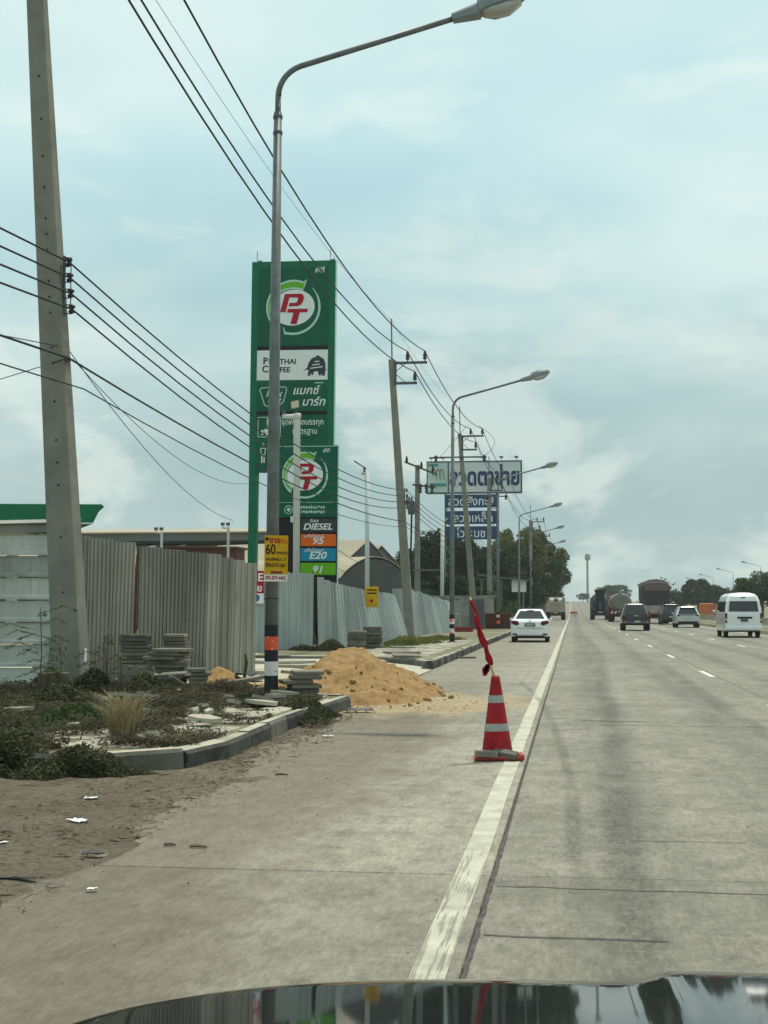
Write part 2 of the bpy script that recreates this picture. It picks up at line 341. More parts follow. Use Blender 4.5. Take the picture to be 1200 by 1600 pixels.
# ------------------------------------------------------------------ mesh helpers
class MB:
    def __init__(s): s.v = []; s.f = []; s.mi = []; s.cur = 0; s.mats = []
    def use(s, key):
        if key not in s.mats: s.mats.append(key)
        s.cur = s.mats.index(key); return s
    def add(s, vs, fs):
        o = len(s.v); s.v += [tuple(p) for p in vs]; s.f += [tuple(i + o for i in f) for f in fs]; s.mi += [s.cur] * len(fs); return s
    def box(s, c, d, rz=0., rx=0., ry=0., taper=1., ch=0.):
        hx, hy, hz = d[0] / 2, d[1] / 2, d[2] / 2
        if ch <= 0:
            pts = [(sx * hx * (taper if sz > 0 else 1), sy * hy * (taper if sz > 0 else 1), sz * hz) for sz in (-1, 1) for sx, sy in ((-1, -1), (1, -1), (1, 1), (-1, 1))]
            fs = [(3, 2, 1, 0), (4, 5, 6, 7)] + [(i, (i + 1) % 4, (i + 1) % 4 + 4, i + 4) for i in range(4)]
        else:   # chamfered upright and top/bottom edges
            pl = lambda a: [(-hx + a + ch, -hy + a), (hx - a - ch, -hy + a), (hx - a, -hy + a + ch), (hx - a, hy - a - ch), (hx - a - ch, hy - a), (-hx + a + ch, hy - a), (-hx + a, hy - a - ch), (-hx + a, -hy + a + ch)]
            pts = []
            for a, z in ((ch, -hz), (0, -hz + ch), (0, hz - ch), (ch, hz)): pts += [(x, y, z) for x, y in pl(a)]
            fs = [tuple(range(7, -1, -1)), tuple(range(24, 32))]
            for k in range(3): fs += [(k * 8 + i, k * 8 + (i + 1) % 8, k * 8 + 8 + (i + 1) % 8, k * 8 + 8 + i) for i in range(8)]
        m = Matrix.Translation(c) @ Matrix.Rotation(rz, 4, 'Z') @ Matrix.Rotation(ry, 4, 'Y') @ Matrix.Rotation(rx, 4, 'X')
        return s.add([m @ Vector(p) for p in pts], fs)
    def tube(s, path, r, n=8, cap=True):
        P = [Vector(p) for p in path]; rs = r if isinstance(r, (list, tuple)) else [r] * len(P)
        o = len(s.v); up = None
        for i, p in enumerate(P):
            d = (P[min(i + 1, len(P) - 1)] - P[max(i - 1, 0)]).normalized()
            if up is None: up = d.orthogonal().normalized()
            up = (up - d * up.dot(d)).normalized(); w = d.cross(up)
            s.v += [tuple(p + (up * math.cos(2 * PI * k / n) + w * math.sin(2 * PI * k / n)) * rs[i]) for k in range(n)]
        fs = [(o + i * n + k, o + i * n + (k + 1) % n, o + (i + 1) * n + (k + 1) % n, o + (i + 1) * n + k) for i in range(len(P) - 1) for k in range(n)]
        if cap: fs += [tuple(o + k for k in range(n - 1, -1, -1)), tuple(o + (len(P) - 1) * n + k for k in range(n))]
        s.f += fs; s.mi += [s.cur] * len(fs); return s
    def lathe(s, prof, n=16, c=(0, 0, 0), axis='Z', cap=True):
        pts = []
        for r, z in prof:
            for k in range(n):
                a = 2 * PI * k / n; p = (r * math.cos(a), r * math.sin(a), z)
                if axis == 'X': p = (p[2], p[0], p[1])
                if axis == 'Y': p = (p[0], p[2], p[1])
                pts.append((p[0] + c[0], p[1] + c[1], p[2] + c[2]))
        m = len(prof)
        fs = [(i * n + k, i * n + (k + 1) % n, (i + 1) * n + (k + 1) % n, (i + 1) * n + k) for i in range(m - 1) for k in range(n)]
        if axis == 'Y': fs = [f[::-1] for f in fs]
        if cap: fs += [tuple(range(n - 1, -1, -1)), tuple((m - 1) * n + k for k in range(n))]
        return s.add(pts, fs)
    def loft(s, rings, cap=True):
        n = len(rings[0]); fs = []
        for i in range(len(rings) - 1): fs += [(i * n + k, i * n + (k + 1) % n, (i + 1) * n + (k + 1) % n, (i + 1) * n + k) for k in range(n)]
        if cap: fs += [tuple(range(n - 1, -1, -1)), tuple((len(rings) - 1) * n + k for k in range(n))]
        return s.add([p for r in rings for p in r], fs)
    def prism(s, poly, y0, y1):          # polygon in x,z extruded along y
        n = len(poly)
        a = [(x, y0, z) for x, z in poly]; b = [(x, y1, z) for x, z in poly]
        return s.add(a + b, [tuple(range(n)), tuple(range(2 * n - 1, n - 1, -1))] + [(i + n, (i + 1) % n + n, (i + 1) % n, i) for i in range(n)])
    def prismx(s, poly, x0, x1):         # polygon in y,z extruded along x
        n = len(poly)
        a = [(x0, y, z) for y, z in poly]; b = [(x1, y, z) for y, z in poly]
        return s.add(a + b, [tuple(range(n)), tuple(range(2 * n - 1, n - 1, -1))] + [(i + n, (i + 1) % n + n, (i + 1) % n, i) for i in range(n)])
    def strip(s, A, B, y, ext=.004):     # band between two x,z polylines, a thin plate facing -Y
        n = len(A)
        pts = [(x, y, z) for x, z in A] + [(x, y, z) for x, z in B] + [(x, y + ext, z) for x, z in A] + [(x, y + ext, z) for x, z in B]
        fs = []
        for i in range(n - 1):
            fs += [(i, i + 1, n + i + 1, n + i), (2 * n + i, 3 * n + i, 3 * n + i + 1, 2 * n + i + 1), (i, 2 * n + i, 2 * n + i + 1, i + 1), (n + i, n + i + 1, 3 * n + i + 1, 3 * n + i)]
        return s.add(pts, fs)
    def build(s, name, mat=None, parent=None, smooth=False, loc=None, rot=None):
        me = bpy.data.meshes.new(name); me.from_pydata(s.v, [], s.f)
        keys = s.mats or [mat]
        for k in keys: me.materials.append(M[k])
        if s.mats: me.polygons.foreach_set('material_index', s.mi)
        if smooth: me.polygons.foreach_set('use_smooth', [True] * len(me.polygons))
        me.validate(); me.update()
        return link(name, me, parent, loc, rot)
def link(name, me, parent=None, loc=None, rot=None):
    o = bpy.data.objects.new(name, me); COL.objects.link(o)
    if parent: o.parent = parent
    if loc: o.location = loc
    if rot: o.rotation_euler = rot
    return o
def recalc(o):
    import bmesh
    bm = bmesh.new(); bm.from_mesh(o.data); bmesh.ops.recalc_face_normals(bm, faces=bm.faces); bm.to_mesh(o.data); bm.free(); return o
def tag(o, label, cat, group=None):
    o['label'] = label; o['category'] = cat
    if group: o['group'] = group
    return o
def thing(name, label, cat, loc=(0, 0, 0), rz=0., group=None, rot=None):
    o = bpy.data.objects.new(name, None); COL.objects.link(o); o.empty_display_size = .2
    o.location = loc; o.rotation_euler = rot or (0, 0, rz); return tag(o, label, cat, group)
def struct(o): o['kind'] = 'structure'; return o
def stuff(o, label, cat): o['kind'] = 'stuff'; o['label'] = label; o['category'] = cat; return o
def dup(o, loc=None, rot=None, label=None, parent=None):
    c = o.copy(); COL.objects.link(c); c.parent = parent
    if loc is not None: c.location = loc
    if rot is not None: c.rotation_euler = rot
    if label: c['label'] = label
    for ch in o.children: dup(ch, parent=c)
    return c
def text(s, size, mat, parent, loc, rot=(PI / 2, 0, 0), shear=0., off=0., ext=.003, align='CENTER', sx=1., name='lettering'):
    cu = bpy.data.curves.new(name, 'FONT'); cu.body = s; cu.size = size; cu.align_x = align; cu.align_y = 'CENTER'
    cu.shear = shear; cu.offset = off * size; cu.extrude = ext; cu.resolution_u = 3
    tmp = bpy.data.objects.new('tmp', cu); COL.objects.link(tmp)
    me = bpy.data.meshes.new_from_object(tmp.evaluated_get(bpy.context.evaluated_depsgraph_get()))
    bpy.data.objects.remove(tmp); bpy.data.curves.remove(cu)
    me.materials.clear(); me.materials.append(M[mat])
    o = link(name, me, parent, loc, rot); o.scale = (sx, 1, 1); return o
def rect(mb, x0, x1, z0, z1, y0, y1):
    return mb.box(((x0 + x1) / 2, (y0 + y1) / 2, (z0 + z1) / 2), (x1 - x0, abs(y1 - y0), z1 - z0))
def ordn(k): return ['', 'first', 'second', 'third', 'fourth', 'fifth', 'sixth', 'seventh', 'eighth', 'ninth', 'tenth', 'eleventh', 'twelfth', 'thirteenth', 'fourteenth'][k]
def fbm(x, y, s, seed=0., o=4):
    return mnoise.fractal(Vector((x * s, y * s, seed)), 1.0, 2.0, o)
def cards(pts, size, rng, flat=.0, aspect=.5, jitter=.5):
    """leaf-shaped quads at pts (Nx3)"""
    n = len(pts); pts = np.asarray(pts, float)
    d = rng.normal(size=(n, 3)); d[:, 2] *= (1 - flat); d /= np.linalg.norm(d, axis=1)[:, None] + 1e-9
    e = rng.normal(size=(n, 3)); e[:, 2] *= (1 - flat * .7); e -= d * (e * d).sum(1)[:, None]; e /= np.linalg.norm(e, axis=1)[:, None] + 1e-9
    L = (size * (1 - jitter + 2 * jitter * rng.random(n)))[:, None] / 2
    nn = np.cross(d, e) * L * .35
    v = np.stack([pts - d * L, pts + e * L * aspect + nn, pts + d * L, pts - e * L * aspect + nn], 1).reshape(-1, 3)
    return v
def card_mesh(name, vs, mat):
    me = bpy.data.meshes.new(name); n = len(vs) // 4
    me.vertices.add(n * 4); me.vertices.foreach_set('co', vs.astype(np.float32).ravel())
    me.loops.add(n * 4); me.loops.foreach_set('vertex_index', np.arange(n * 4, dtype=np.int32))
    me.polygons.add(n); me.polygons.foreach_set('loop_start', np.arange(0, n * 4, 4, dtype=np.int32))
    me.materials.append(M[mat]); me.update(calc_edges=True); me.validate(); return me

# ------------------------------------------------------------------ ground and road
def zrise(y):          # the far road climbs a little
    return 0. if y < 230 else 4.6 * (lambda u: u * u * (3 - 2 * u))(min(1., (y - 230) / 450))
mb = MB()
ys = [-60, 0, 60, 130, 230, 280, 330, 400, 480, 560, 640, 700, 1500, 5000]
for x0, x1 in ((-3000, -3.4), (-3.4, 40), (40, 3000)):
    for a, b in zip(ys, ys[1:]):
        mb.add([(x0, a, zrise(a) - .06), (x1, a, zrise(a) - .06), (x1, b, zrise(b) - .06), (x0, b, zrise(b) - .06)], [(0, 1, 2, 3)])
struct(mb.build('ground', 'soil'))
mb = MB(); mb.box((3.7, 34, -.032), (14.6, 192, .03))
road = struct(mb.build('road', 'joint'))
SH0, SH1 = -3.42, -.475
lanes = [(SH0, SH1, 'shoulder'), (-.452, 3.145, 'road'), (3.16, 6.785, 'road'), (6.8, 10.95, 'road')]
joints = [-42 + 10.35 * k for k in range(18)]
joints = [j + 8.1 + 42 - 41.4 - 8.1 + 8.1 - .6 for j in joints]      # a joint falls at 8.1 m
joints = [8.1 + 10.4 * k for k in range(-5, 12)]
def slab_mesh(w, l):
    mb = MB(); mb.box((0, 0, -.05), (w, l, .10), ch=.006); me = mb.build('concrete_slab', 'road'); d = me.data
    bpy.data.objects.remove(me); return d
for x0, x1, mk in lanes:
    me = slab_mesh(x1 - x0, 10.4 - .022); me.materials.clear(); me.materials.append(M[mk])
    for a, b in zip(joints, joints[1:]):
        o = link('concrete_slab', me, road, ((x0 + x1) / 2, (a + b) / 2, 0 + random.uniform(-.002, .002)))
yfar = joints[-1]
mb = MB()
ys = [yfar + .02, 170, 230, 260, 300, 340, 380, 430, 480, 540, 600, 660, 720]
for a, b in zip(ys, ys[1:]):
    mb.add([(SH0, a, zrise(a)), (10.95, a, zrise(a)), (10.95, b, zrise(b)), (SH0, b, zrise(b))], [(0, 1, 2, 3)])
mb.build('far_carriageway', 'road', road)
mb = MB()
ys = [20, 80, 150, 230, 300, 380, 480, 600, 720]
for a, b in zip(ys, ys[1:]):
    mb.add([(13.2, a, zrise(a)), (33.5, a, zrise(a)), (33.5, b, zrise(b)), (13.2, b, zrise(b))], [(0, 1, 2, 3)])
struct(mb.build('opposite_road', 'road'))
# markings
def ribbon(path, w, z=.004):
    mb = MB(); v = []
    for i, (x, y) in enumerate(path):
        ww = w[i] if isinstance(w, list) else w
        v += [(x - ww / 2, y, z + zrise(y)), (x + ww / 2, y, z + zrise(y))]
    return mb.add(v, [(2 * i, 2 * i + 1, 2 * i + 3, 2 * i + 2) for i in range(len(path) - 1)])
ribbon([(-.607 + random.uniform(-.006, .006), y) for y in [k * 1.5 - 5 for k in range(163)]] + [(-.607, y) for y in range(260, 700, 40)], .15).build('edge_line', 'line', road)
ribbon([(10.3, y) for y in list(range(0, 240, 12)) + list(range(260, 700, 40))], .13).build('median_line', 'line', road)
dash = ribbon([(0, -1.5), (0, 1.5)], .125).build('lane_dash', 'dash', road)
me = dash.data; bpy.data.objects.remove(dash)
for lx, ph in ((3.03, 33.2), (6.66, 58.0)):
    for k in range(-3, 20):
        y = ph + 12 * (k - (2 if lx > 5 else 0))
        if 4 < y < 232: link('lane_dash', me, road, (lx, y, .001))
# rough broken edge along the longitudinal joint, cracks and tyre marks
mb = ribbon([(-.455 + .012 * fbm(k * .11, 0, 6), k * .11 + 3) for k in range(320)], [.012 + .012 * fbm(k * .11, 3, 5, 2.) + (.012 if k < 60 else 0) for k in range(320)], .0035)
mb.build('broken_joint', 'joint', road)
for (x0, y0, x1, y1, w) in ((-.42, 7.78, 1.2, 7.74, .02), (-.42, 6.62, .42, 6.60, .03), (.1, 19.15, .95, 19.18, .07), (.35, 9.4, 1.1, 9.42, .012)):
    n = 24
    ribbon([(x0 + (x1 - x0) * i / n, y0 + (y1 - y0) * i / n) for i in range(n + 1)], 0, .0035)
    mb = MB(); v = []
    for i in range(n + 1):
        x = x0 + (x1 - x0) * i / n; y = y0 + (y1 - y0) * i / n + .03 * fbm(x, y0, 3.)
        ww = w * (.6 + .8 * abs(fbm(x, y0, 7., 4.)) + .3) * (1 if i < n else .2)
        v += [(x, y - ww / 2, .0035), (x, y + ww / 2, .0035)]
    mb.add(v, [(2 * i, 2 * i + 2, 2 * i + 3, 2 * i + 1) for i in range(n)]).build('crack', 'joint', road)
def smooth_path(pts, n=40):
    ys = np.linspace(pts[0][1], pts[-1][1], n); xs = np.interp(ys, [p[1] for p in pts], [p[0] for p in pts])
    xs = np.convolve(np.pad(xs, 2, 'edge'), np.ones(5) / 5, 'valid'); return list(zip(xs, ys))
for pts, w in (([(.02, 5.8), (.0, 9), (-.02, 12), (-.1, 14.7), (-.22, 17.5), (-.37, 20.6), (-.62, 24.4), (-1.15, 30)], [.17, .16]),
               ([(.5, 12), (.52, 20), (.6, 30), (.85, 44), (.75, 58), (.6, 80)], [.4, .6]), ([(.26, 4.5), (.3, 8), (.36, 12.5), (.5, 18)], [.34, .4]),
               ([(2.3, 10), (2.25, 22), (2.35, 40)], [.4, .5])):
    p = smooth_path(pts); o = ribbon(p, list(np.linspace(w[0], w[1], len(p))), .0045).build('tyre_mark', 'skid', road)
    uv = o.data.uv_layers.new(name='across')
    for lp in o.data.loops: uv.data[lp.index].uv = (lp.vertex_index % 2, (lp.vertex_index // 2) / (len(p) - 1))

# dirt verge: a low uneven bank that runs out over the slabs
mb = MB(); nx, ny = 90, 150; X0, X1, Y0, Y1 = -16., -1.7, 1.5, 35.
v = []
for j in range(ny + 1):
    y = Y0 + (Y1 - Y0) * j / ny
    for i in range(nx + 1):
        x = X0 + (X1 - X0) * (i / nx) ** .55
        edge = np.interp(y, [1.5, 6, 8.2, 11.4, 15, 18, 21.2, 24, 35], [-2.35, -2.5, -2.62, -2.62, -2.95, -3.0, -3.25, -3.4, -3.4]) + .34 * fbm(x * .3, y, .45) + .12 * fbm(x, y, 2.2)
        d = edge - x
        z = -.012 + min(.028, max(-.03, d * .045)) + .022 * fbm(x, y, 1.7) * min(1, max(0, d)) + .014 * fbm(x, y, 6.) * min(1, max(0, d * 3))
        v.append((x, y, z))
mb.add(v, [(j * (nx + 1) + i, j * (nx + 1) + i + 1, (j + 1) * (nx + 1) + i + 1, (j + 1) * (nx + 1) + i) for j in range(ny) for i in range(nx)])
struct(mb.build('dirt_verge', 'dirt', smooth=True))

# ------------------------------------------------------------------ pavements with kerb stones and paving slabs
def pavement(poly, z, mat='soil'):
    n = len(poly); mb = MB()
    mb.add([(x, y, z) for x, y in poly] + [(x, y, -.1) for x, y in poly], [tuple(range(n))] + [((i + 1) % n, i, i + n, (i + 1) % n + n) for i in range(n)])
    return struct(recalc(mb.build('pavement', mat)))
def kerb_run(parent, path, step=.98, h=.2, w=.15, gap=.012, alt=True):
    k = 0
    for a, b in zip(path, path[1:]):
        a, b = Vector(a), Vector(b); L = (b - a).length; n = max(1, round(L / step)); d = (b - a) / n; ang = math.atan2(d.y, d.x)
        for i in range(n):
            c = a + d * (i + .5); l = d.length - gap
            mb = MB(); hw = w / 2
            prof = [(-hw, -.12), (-hw, h), (hw - .03, h), (hw, h - .035), (hw + .015, -.12)]
            prof = [(y + random.uniform(-.006, .006), zz + (random.uniform(-.022, .004) if zz > 0 else 0)) for y, zz in prof]
            mb.use('kerb_dark' if alt and k % 2 else 'kerb').prismx([(-y, zz) for y, zz in prof], -l / 2, l / 2); mb.use('paver'); mb.mi[3] = mb.cur  # top face paler than the front: worn paint plus sunlit brightness put into the colour
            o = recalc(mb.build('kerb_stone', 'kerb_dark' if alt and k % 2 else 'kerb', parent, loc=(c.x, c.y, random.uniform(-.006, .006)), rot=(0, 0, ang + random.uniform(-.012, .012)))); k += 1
PZ = .175
near_p = pavement([(-16, 12.6), (-5.2, 12.45), (-4.25, 12.5), (-3.75, 13.0), (-3.58, 13.9), (-3.62, 17), (-3.5, 21.2), (-6.2, 22.6), (-6.2, 24.4), (-16, 24.4)], PZ)
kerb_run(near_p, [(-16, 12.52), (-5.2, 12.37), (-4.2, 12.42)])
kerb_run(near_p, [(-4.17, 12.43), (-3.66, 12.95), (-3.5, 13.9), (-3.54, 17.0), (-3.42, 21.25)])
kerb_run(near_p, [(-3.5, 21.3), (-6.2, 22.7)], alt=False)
far_p = pavement([(-9, 39.2), (-5.6, 38.8), (-4.1, 36.6), (-3.65, 35.6), (-3.68, 72), (-3.75, 225), (-12, 225), (-12, 60), (-9.5, 46)], PZ)
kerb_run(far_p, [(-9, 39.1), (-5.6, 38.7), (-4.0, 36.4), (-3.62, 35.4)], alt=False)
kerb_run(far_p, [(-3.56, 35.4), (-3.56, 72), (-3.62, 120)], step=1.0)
mb = MB(); mb.box((-3.62, 172, .05), (.16, 105, .3)); mb.build('kerb', 'kerb', far_p)
drive = MB(); v = []
for j in range(30):
    for i in range(24):
        y = 21.5 + 24 * j / 29; x = -14 + (10.6 if y < 34.5 else 10.25) * i / 23
        v.append((x, y, .02 + .08 * min(1, max(0, (-3.6 - x) / 3)) + .01 * fbm(x, y, .8)))
drive.add(v, [(j * 24 + i, j * 24 + i + 1, (j + 1) * 24 + i + 1, (j + 1) * 24 + i) for j in range(29) for i in range(23)])
drive = struct(drive.build('driveway', 'paver'))
# paving slabs (children of their pavement); sharing a handful of meshes
tile_me = []
for k in range(5):
    mb = MB(); mb.box((0, 0, 0), (.392, .392, .05), ch=.006); o = mb.build('paving_slab', 'paver')
    for vv in o.data.vertices: vv.co.x += random.uniform(-.004, .004); vv.co.y += random.uniform(-.004, .004)
    tile_me.append(o.data); bpy.data.objects.remove(o)
def tiles(parent, x0, x1, y0, y1, z, inside, rough=.006, skip=.06):
    y = y0
    while y < y1:
        x = x0
        while x < x1:
            if inside(x, y) and random.random() > skip:
                link('paving_slab', random.choice(tile_me), parent, (x, y, z + random.uniform(-rough, rough)), (random.gauss(0, .008), random.gauss(0, .008), random.gauss(0, .006)))
            x += .402
        y += .402
tiles(near_p, -6.3, -3.7, 13.3, 21.2, PZ - .012, lambda x, y: x < -3.83 and y > 12.9 + (x + 3.8) * -.3 and (y < 20.6 or y < 21 - (x + 3.9) * .5))
tiles(far_p, -6.2, -3.9, 38.6, 58, PZ - .012, lambda x, y: y > 38.9 - (x + 5.6) * 1.5, .012, .1)
# concrete flags heaved on the driveway
k = 0
for (x, y, w, l, rz, tx) in ((-5.6, 30.5, 1.5, 1.1, .3, .02), (-6.2, 33.2, 1.7, 1.2, -.2, -.02), (-4.9, 34.2, 1.3, .9, .5, .03), (-7.4, 35.6, 1.6, 1.3, .1, .0), (-5.4, 37.0, 1.2, .8, -.4, .05), (-6.9, 30.4, 1.1, 1.0, .7, .03), (-6.4, 27.0, 1.0, .9, .2, .0)):
    mb = MB(); n = 7; poly = [(w / 2 * math.cos(2 * PI * i / n + .2) * random.uniform(.8, 1.15), l / 2 * math.sin(2 * PI * i / n + .2) * random.uniform(.8, 1.15)) for i in range(n)]
    mb.add([(a, b, 0) for a, b in poly] + [(a, b, .07) for a, b in poly], [tuple(range(n - 1, -1, -1)), tuple(range(n, 2 * n))] + [(i, (i + 1) % n, (i + 1) % n + n, i + n) for i in range(n)])
    mb.build('broken_flag', 'paver', drive, loc=(x, y, .075 + .02 * k % .04), rot=(tx, tx * .7, rz)); k += 1

for k in range(34):
    x = random.uniform(-7.6, -3.95); y = random.uniform(13.2, 20.6); r = random.uniform(.07, .26); n = random.randint(4, 6); mb = MB(); a0 = random.random()
    poly = [(r * math.cos(2 * PI * i / n + a0) * random.uniform(.6, 1.2), r * math.sin(2 * PI * i / n + a0) * random.uniform(.6, 1.2)) for i in range(n)]
    mb.add([(a, b, 0) for a, b in poly] + [(a, b, .05) for a, b in poly], [tuple(range(n - 1, -1, -1)), tuple(range(n, 2 * n))] + [(i, (i + 1) % n, (i + 1) % n + n, i + n) for i in range(n)])
    mb.build('broken_slab', 'paver', near_p, loc=(x, y, PZ + random.uniform(.02, .10)), rot=(random.gauss(0, .14), random.gauss(0, .14), 0))
# ------------------------------------------------------------------ fences
def corr_mesh(w, h, ribs, depth, mat, horizontal=False, bend=0., trap=True):
    """profiled metal sheet with thickness; x across, z up, front towards -y"""
    pr = []; p = w / ribs
    for i in range(ribs):
        x = i * p
        for fx, dy in ((0, 0), (.30, 0), (.42, -depth), (.72, -depth), (.84, 0)): pr.append((x + fx * p, dy))
    pr.append((w, 0)); n = len(pr); v = []; th = .004; rows = 5
    for back in (0, 1):
        for r in range(rows + 1):
            z = h * r / rows
            for x, dy in pr:
                b = bend * math.sin(PI * r / rows) + random.uniform(-.002, .002)
                v.append((x, dy + th * back + b, z))
    f = []; o2 = n * (rows + 1)
    for r in range(rows):
        for i in range(n - 1):
            f.append((r * n + i, r * n + i + 1, (r + 1) * n + i + 1, (r + 1) * n + i))
            f.append((o2 + r * n + i + 1, o2 + r * n + i, o2 + (r + 1) * n + i, o2 + (r + 1) * n + i + 1))
    for i in range(n - 1):
        f += [(i + 1, i, o2 + i, o2 + i + 1), (rows * n + i, rows * n + i + 1, o2 + rows * n + i + 1, o2 + rows * n + i)]
    for r in range(rows):
        f += [(r * n, (r + 1) * n, o2 + (r + 1) * n, o2 + r * n), ((r + 1) * n + n - 1, r * n + n - 1, o2 + r * n + n - 1, o2 + (r + 1) * n + n - 1)]
    if horizontal: v = [(z, y, x) for x, y, z in v]; f = [q[::-1] for q in f]
    mb = MB(); mb.add(v, f); return mb
def fence_line(root, A, B, widths, hs, mat, ribs=6, depth=.028, lean=(0, 0), gaps=None, roll=None, zb=.05, tilt_all=0.):
    """corrugated panels from A towards B, root at origin"""
    A, B = Vector((*A, 0)), Vector((*B, 0)); L = (B - A).length; d = (B - A) / L; ang = math.atan2(d.y, d.x)
    tot = sum(widths); s = 0.; out = []
    for k, w in enumerate(widths):
        ww = w / tot * L; h = hs[k] if isinstance(hs, (list, tuple)) else hs
        g = gaps[k] if gaps else 0.
        mb = corr_mesh(ww * 1.03 - g * .6, h, ribs if isinstance(ribs, int) else ribs[k], depth, mat, bend=random.uniform(-.02, .02))
        c = A + d * s; u = k / max(1, len(widths) - 1)
        le = lean[0] + (lean[1] - lean[0]) * u
        o = mb.build('panel', mat, root, loc=(c.x, c.y, zb + random.uniform(-.02, .02)))
        o.rotation_mode = 'ZYX' if False else 'XYZ'
        o.rotation_euler = Matrix.Rotation(ang, 3, 'Z').to_4x4().to_euler() if False else (Matrix.Rotation(ang, 4, 'Z') @ Matrix.Rotation(-le, 4, 'X') @ Matrix.Rotation((roll[k] if roll else 0.), 4, 'Y')).to_euler()
        o.location += Vector((-d.y, d.x, 0)) * (random.uniform(-.012, .012) - .016 * (k % 2))
        out.append(o); s += ww
    return out
# weathered grey fence behind the stacks
f1 = thing('sheet_metal_fence', 'weathered dull grey corrugated metal fence behind the stacked paving slabs', 'fence', (0, 0, PZ))
A1, B1 = (-9.75, 24.75), (-6.48, 28.35)
w1 = [.62, .62, .62, .60, .12, .62, .62, .6, .42, .36, .36, .36]
h1 = [2.80, 2.77, 2.73, 2.69, 2.60, 2.62, 2.57, 2.53, 2.49, 2.45, 2.41, 2.36]
fence_line(f1, A1, B1, w1, h1, 'sheet_old', [6, 6, 6, 6, 1, 6, 6, 6, 3, 2, 2, 2], .03, gaps=[0, .01, 0, .02, .02, 0, .0, 0, .0, .0, .0, .0], roll=[random.uniform(.012, .03) for _ in w1], zb=-.08)
for o in f1.children[4:5]: o.data.materials.clear(); o.data.materials.append(M['wood'])
dd = (Vector(B1) - Vector(A1)).normalized(); nrm = Vector((-dd.y, dd.x))
for k in range(5):
    p = Vector(A1) + (Vector(B1) - Vector(A1)) * (k / 4 * .98 + .01) + nrm * .09
    mb = MB(); mb.box((0, 0, 1.0), (.06, .06, 2.4)); mb.build('post', 'wood', f1, loc=(p.x, p.y, 0), rot=(0, 0, math.atan2(dd.y, dd.x)))
for z in (.5, 1.35, 2.05):
    mb = MB(); mb.tube([(A1[0] + nrm.x * .05, A1[1] + nrm.y * .05, z), (B1[0] + nrm.x * .05, B1[1] + nrm.y * .05, z - .06)], .022, 6); mb.build('rail', 'wood', f1)
mb = corr_mesh(3.6, 2.3, 12, .03, 'sheet_old'); o = mb.build('return_panel', 'sheet_old', f1, loc=(B1[0] + .02, B1[1] + .02, -.08), rot=(0, 0, R(116)))
# pale cladding wall at the left edge: boards lying flat
wf = thing('clad_wall', 'pale grey wall of horizontal metal boards left of the concrete pole', 'wall', (-8.62, 23.35, PZ))
zb = -.05; hs_ = [.36, .37, .36, .36, .37, .36, .34]
for k, h in enumerate(hs_):
    mb = MB(); prof = [(-.055, 0), (-.055, .045), (-.012, .085), (-.004, h - .03), (-.004, h - .02), (.0, h), (.02, h), (.02, 0)]
    mb.prismx(prof, -4.6, -.0 + random.uniform(-.01, .01)); recalc(mb.build('board', 'sheet_white', wf, loc=(0, random.uniform(-.006, .006), zb), rot=(0, random.uniform(-.006, .006), 0))); zb += h + .02
mb = MB(); mb.box((-2.3, -.02, zb + .09), (4.7, .10, .16), ry=-.012); mb.build('cap_board', 'sheet_old', wf)
mb = MB(); mb.box((-2.3, .12, zb + .21), (4.8, .5, .012), rx=.18, ry=-.012); mb.build('roof_sheet', 'sheet_old', wf)
mb = MB(); mb.box((.05, .0, 1.25), (.09, .07, 2.7)); mb.build('corner_post', 'sheet_white', wf)
mb = MB(); mb.box((-2.3, -.03, -.12), (4.7, .06, .2)); mb.build('base_board', 'wood', wf)

# blue grey fence: street face, then along the road
f2 = thing('zinc_fence', 'upright blue grey corrugated fence facing the street behind the sand heap', 'fence', (0, 0, PZ))
fence_line(f2, (-11.9, 43.4), (-8.3, 44.6), [.76] * 5, [2.62, 2.58, 2.6, 2.58, 2.55], 'sheet_blue', 4, .04, roll=[0, .004, -.004, .004, .01], zb=-.1)
for z in (.6, 1.9):
    mb = MB(); mb.tube([(-11.9, 43.46, z), (-8.3, 44.66, z)], .03, 6); mb.build('rail', 'wood', f2)
for u in (0, .5, 1):
    mb = MB(); mb.box((-11.9 + 3.6 * u, 43.5 + 1.2 * u, 1.2), (.08, .08, 2.6)); mb.build('post', 'wood', f2)
mb = MB(); mb.box((0, 0, 0), (.98, .01, .30)); mb.box((0, -.012, -.3), (.98, .01, .29)) if False else None
f3 = thing('leaning_zinc_fence', 'blue grey corrugated fence leaning back along the pavement beyond the sand heap', 'fence', (0, 0, PZ))
w3 = [.7, .8, .9, 1.0, 1.1, 1.1, 1.1, 1.1, 1.1, 1.1, 1.1, 1.1, 1.1]
h3 = [2.45, 2.35, 2.35, 2.3, 2.28, 2.25, 2.25, 2.2, 2.22, 2.2, 2.2, 2.2, 2.2]
pan3 = fence_line(f3, (-8.1, 44.7), (-6.75, 58.5), w3, h3, 'sheet_blue', 3, .04, lean=(.02, .34), gaps=[.02, .1, .0, .03, .0, .02, .0, 0, .02, 0, 0, .02, 0], roll=[.0, .03, .05, .04, .05, .05, .06, .06, .07, .07, .07, .08, .08], zb=-.1)
for k in range(5):
    mb = MB(); mb.tube([(-8.35 + .3 * k, 46 + 2.8 * k, -.1), (-8.9 + .15 * k, 46.2 + 2.8 * k, 2.0)], .04, 6); mb.build('post', 'wood', f3)
f4 = thing('far_zinc_fence', 'farther blue grey corrugated fence beyond the second concrete pole', 'fence', (0, 0, PZ))
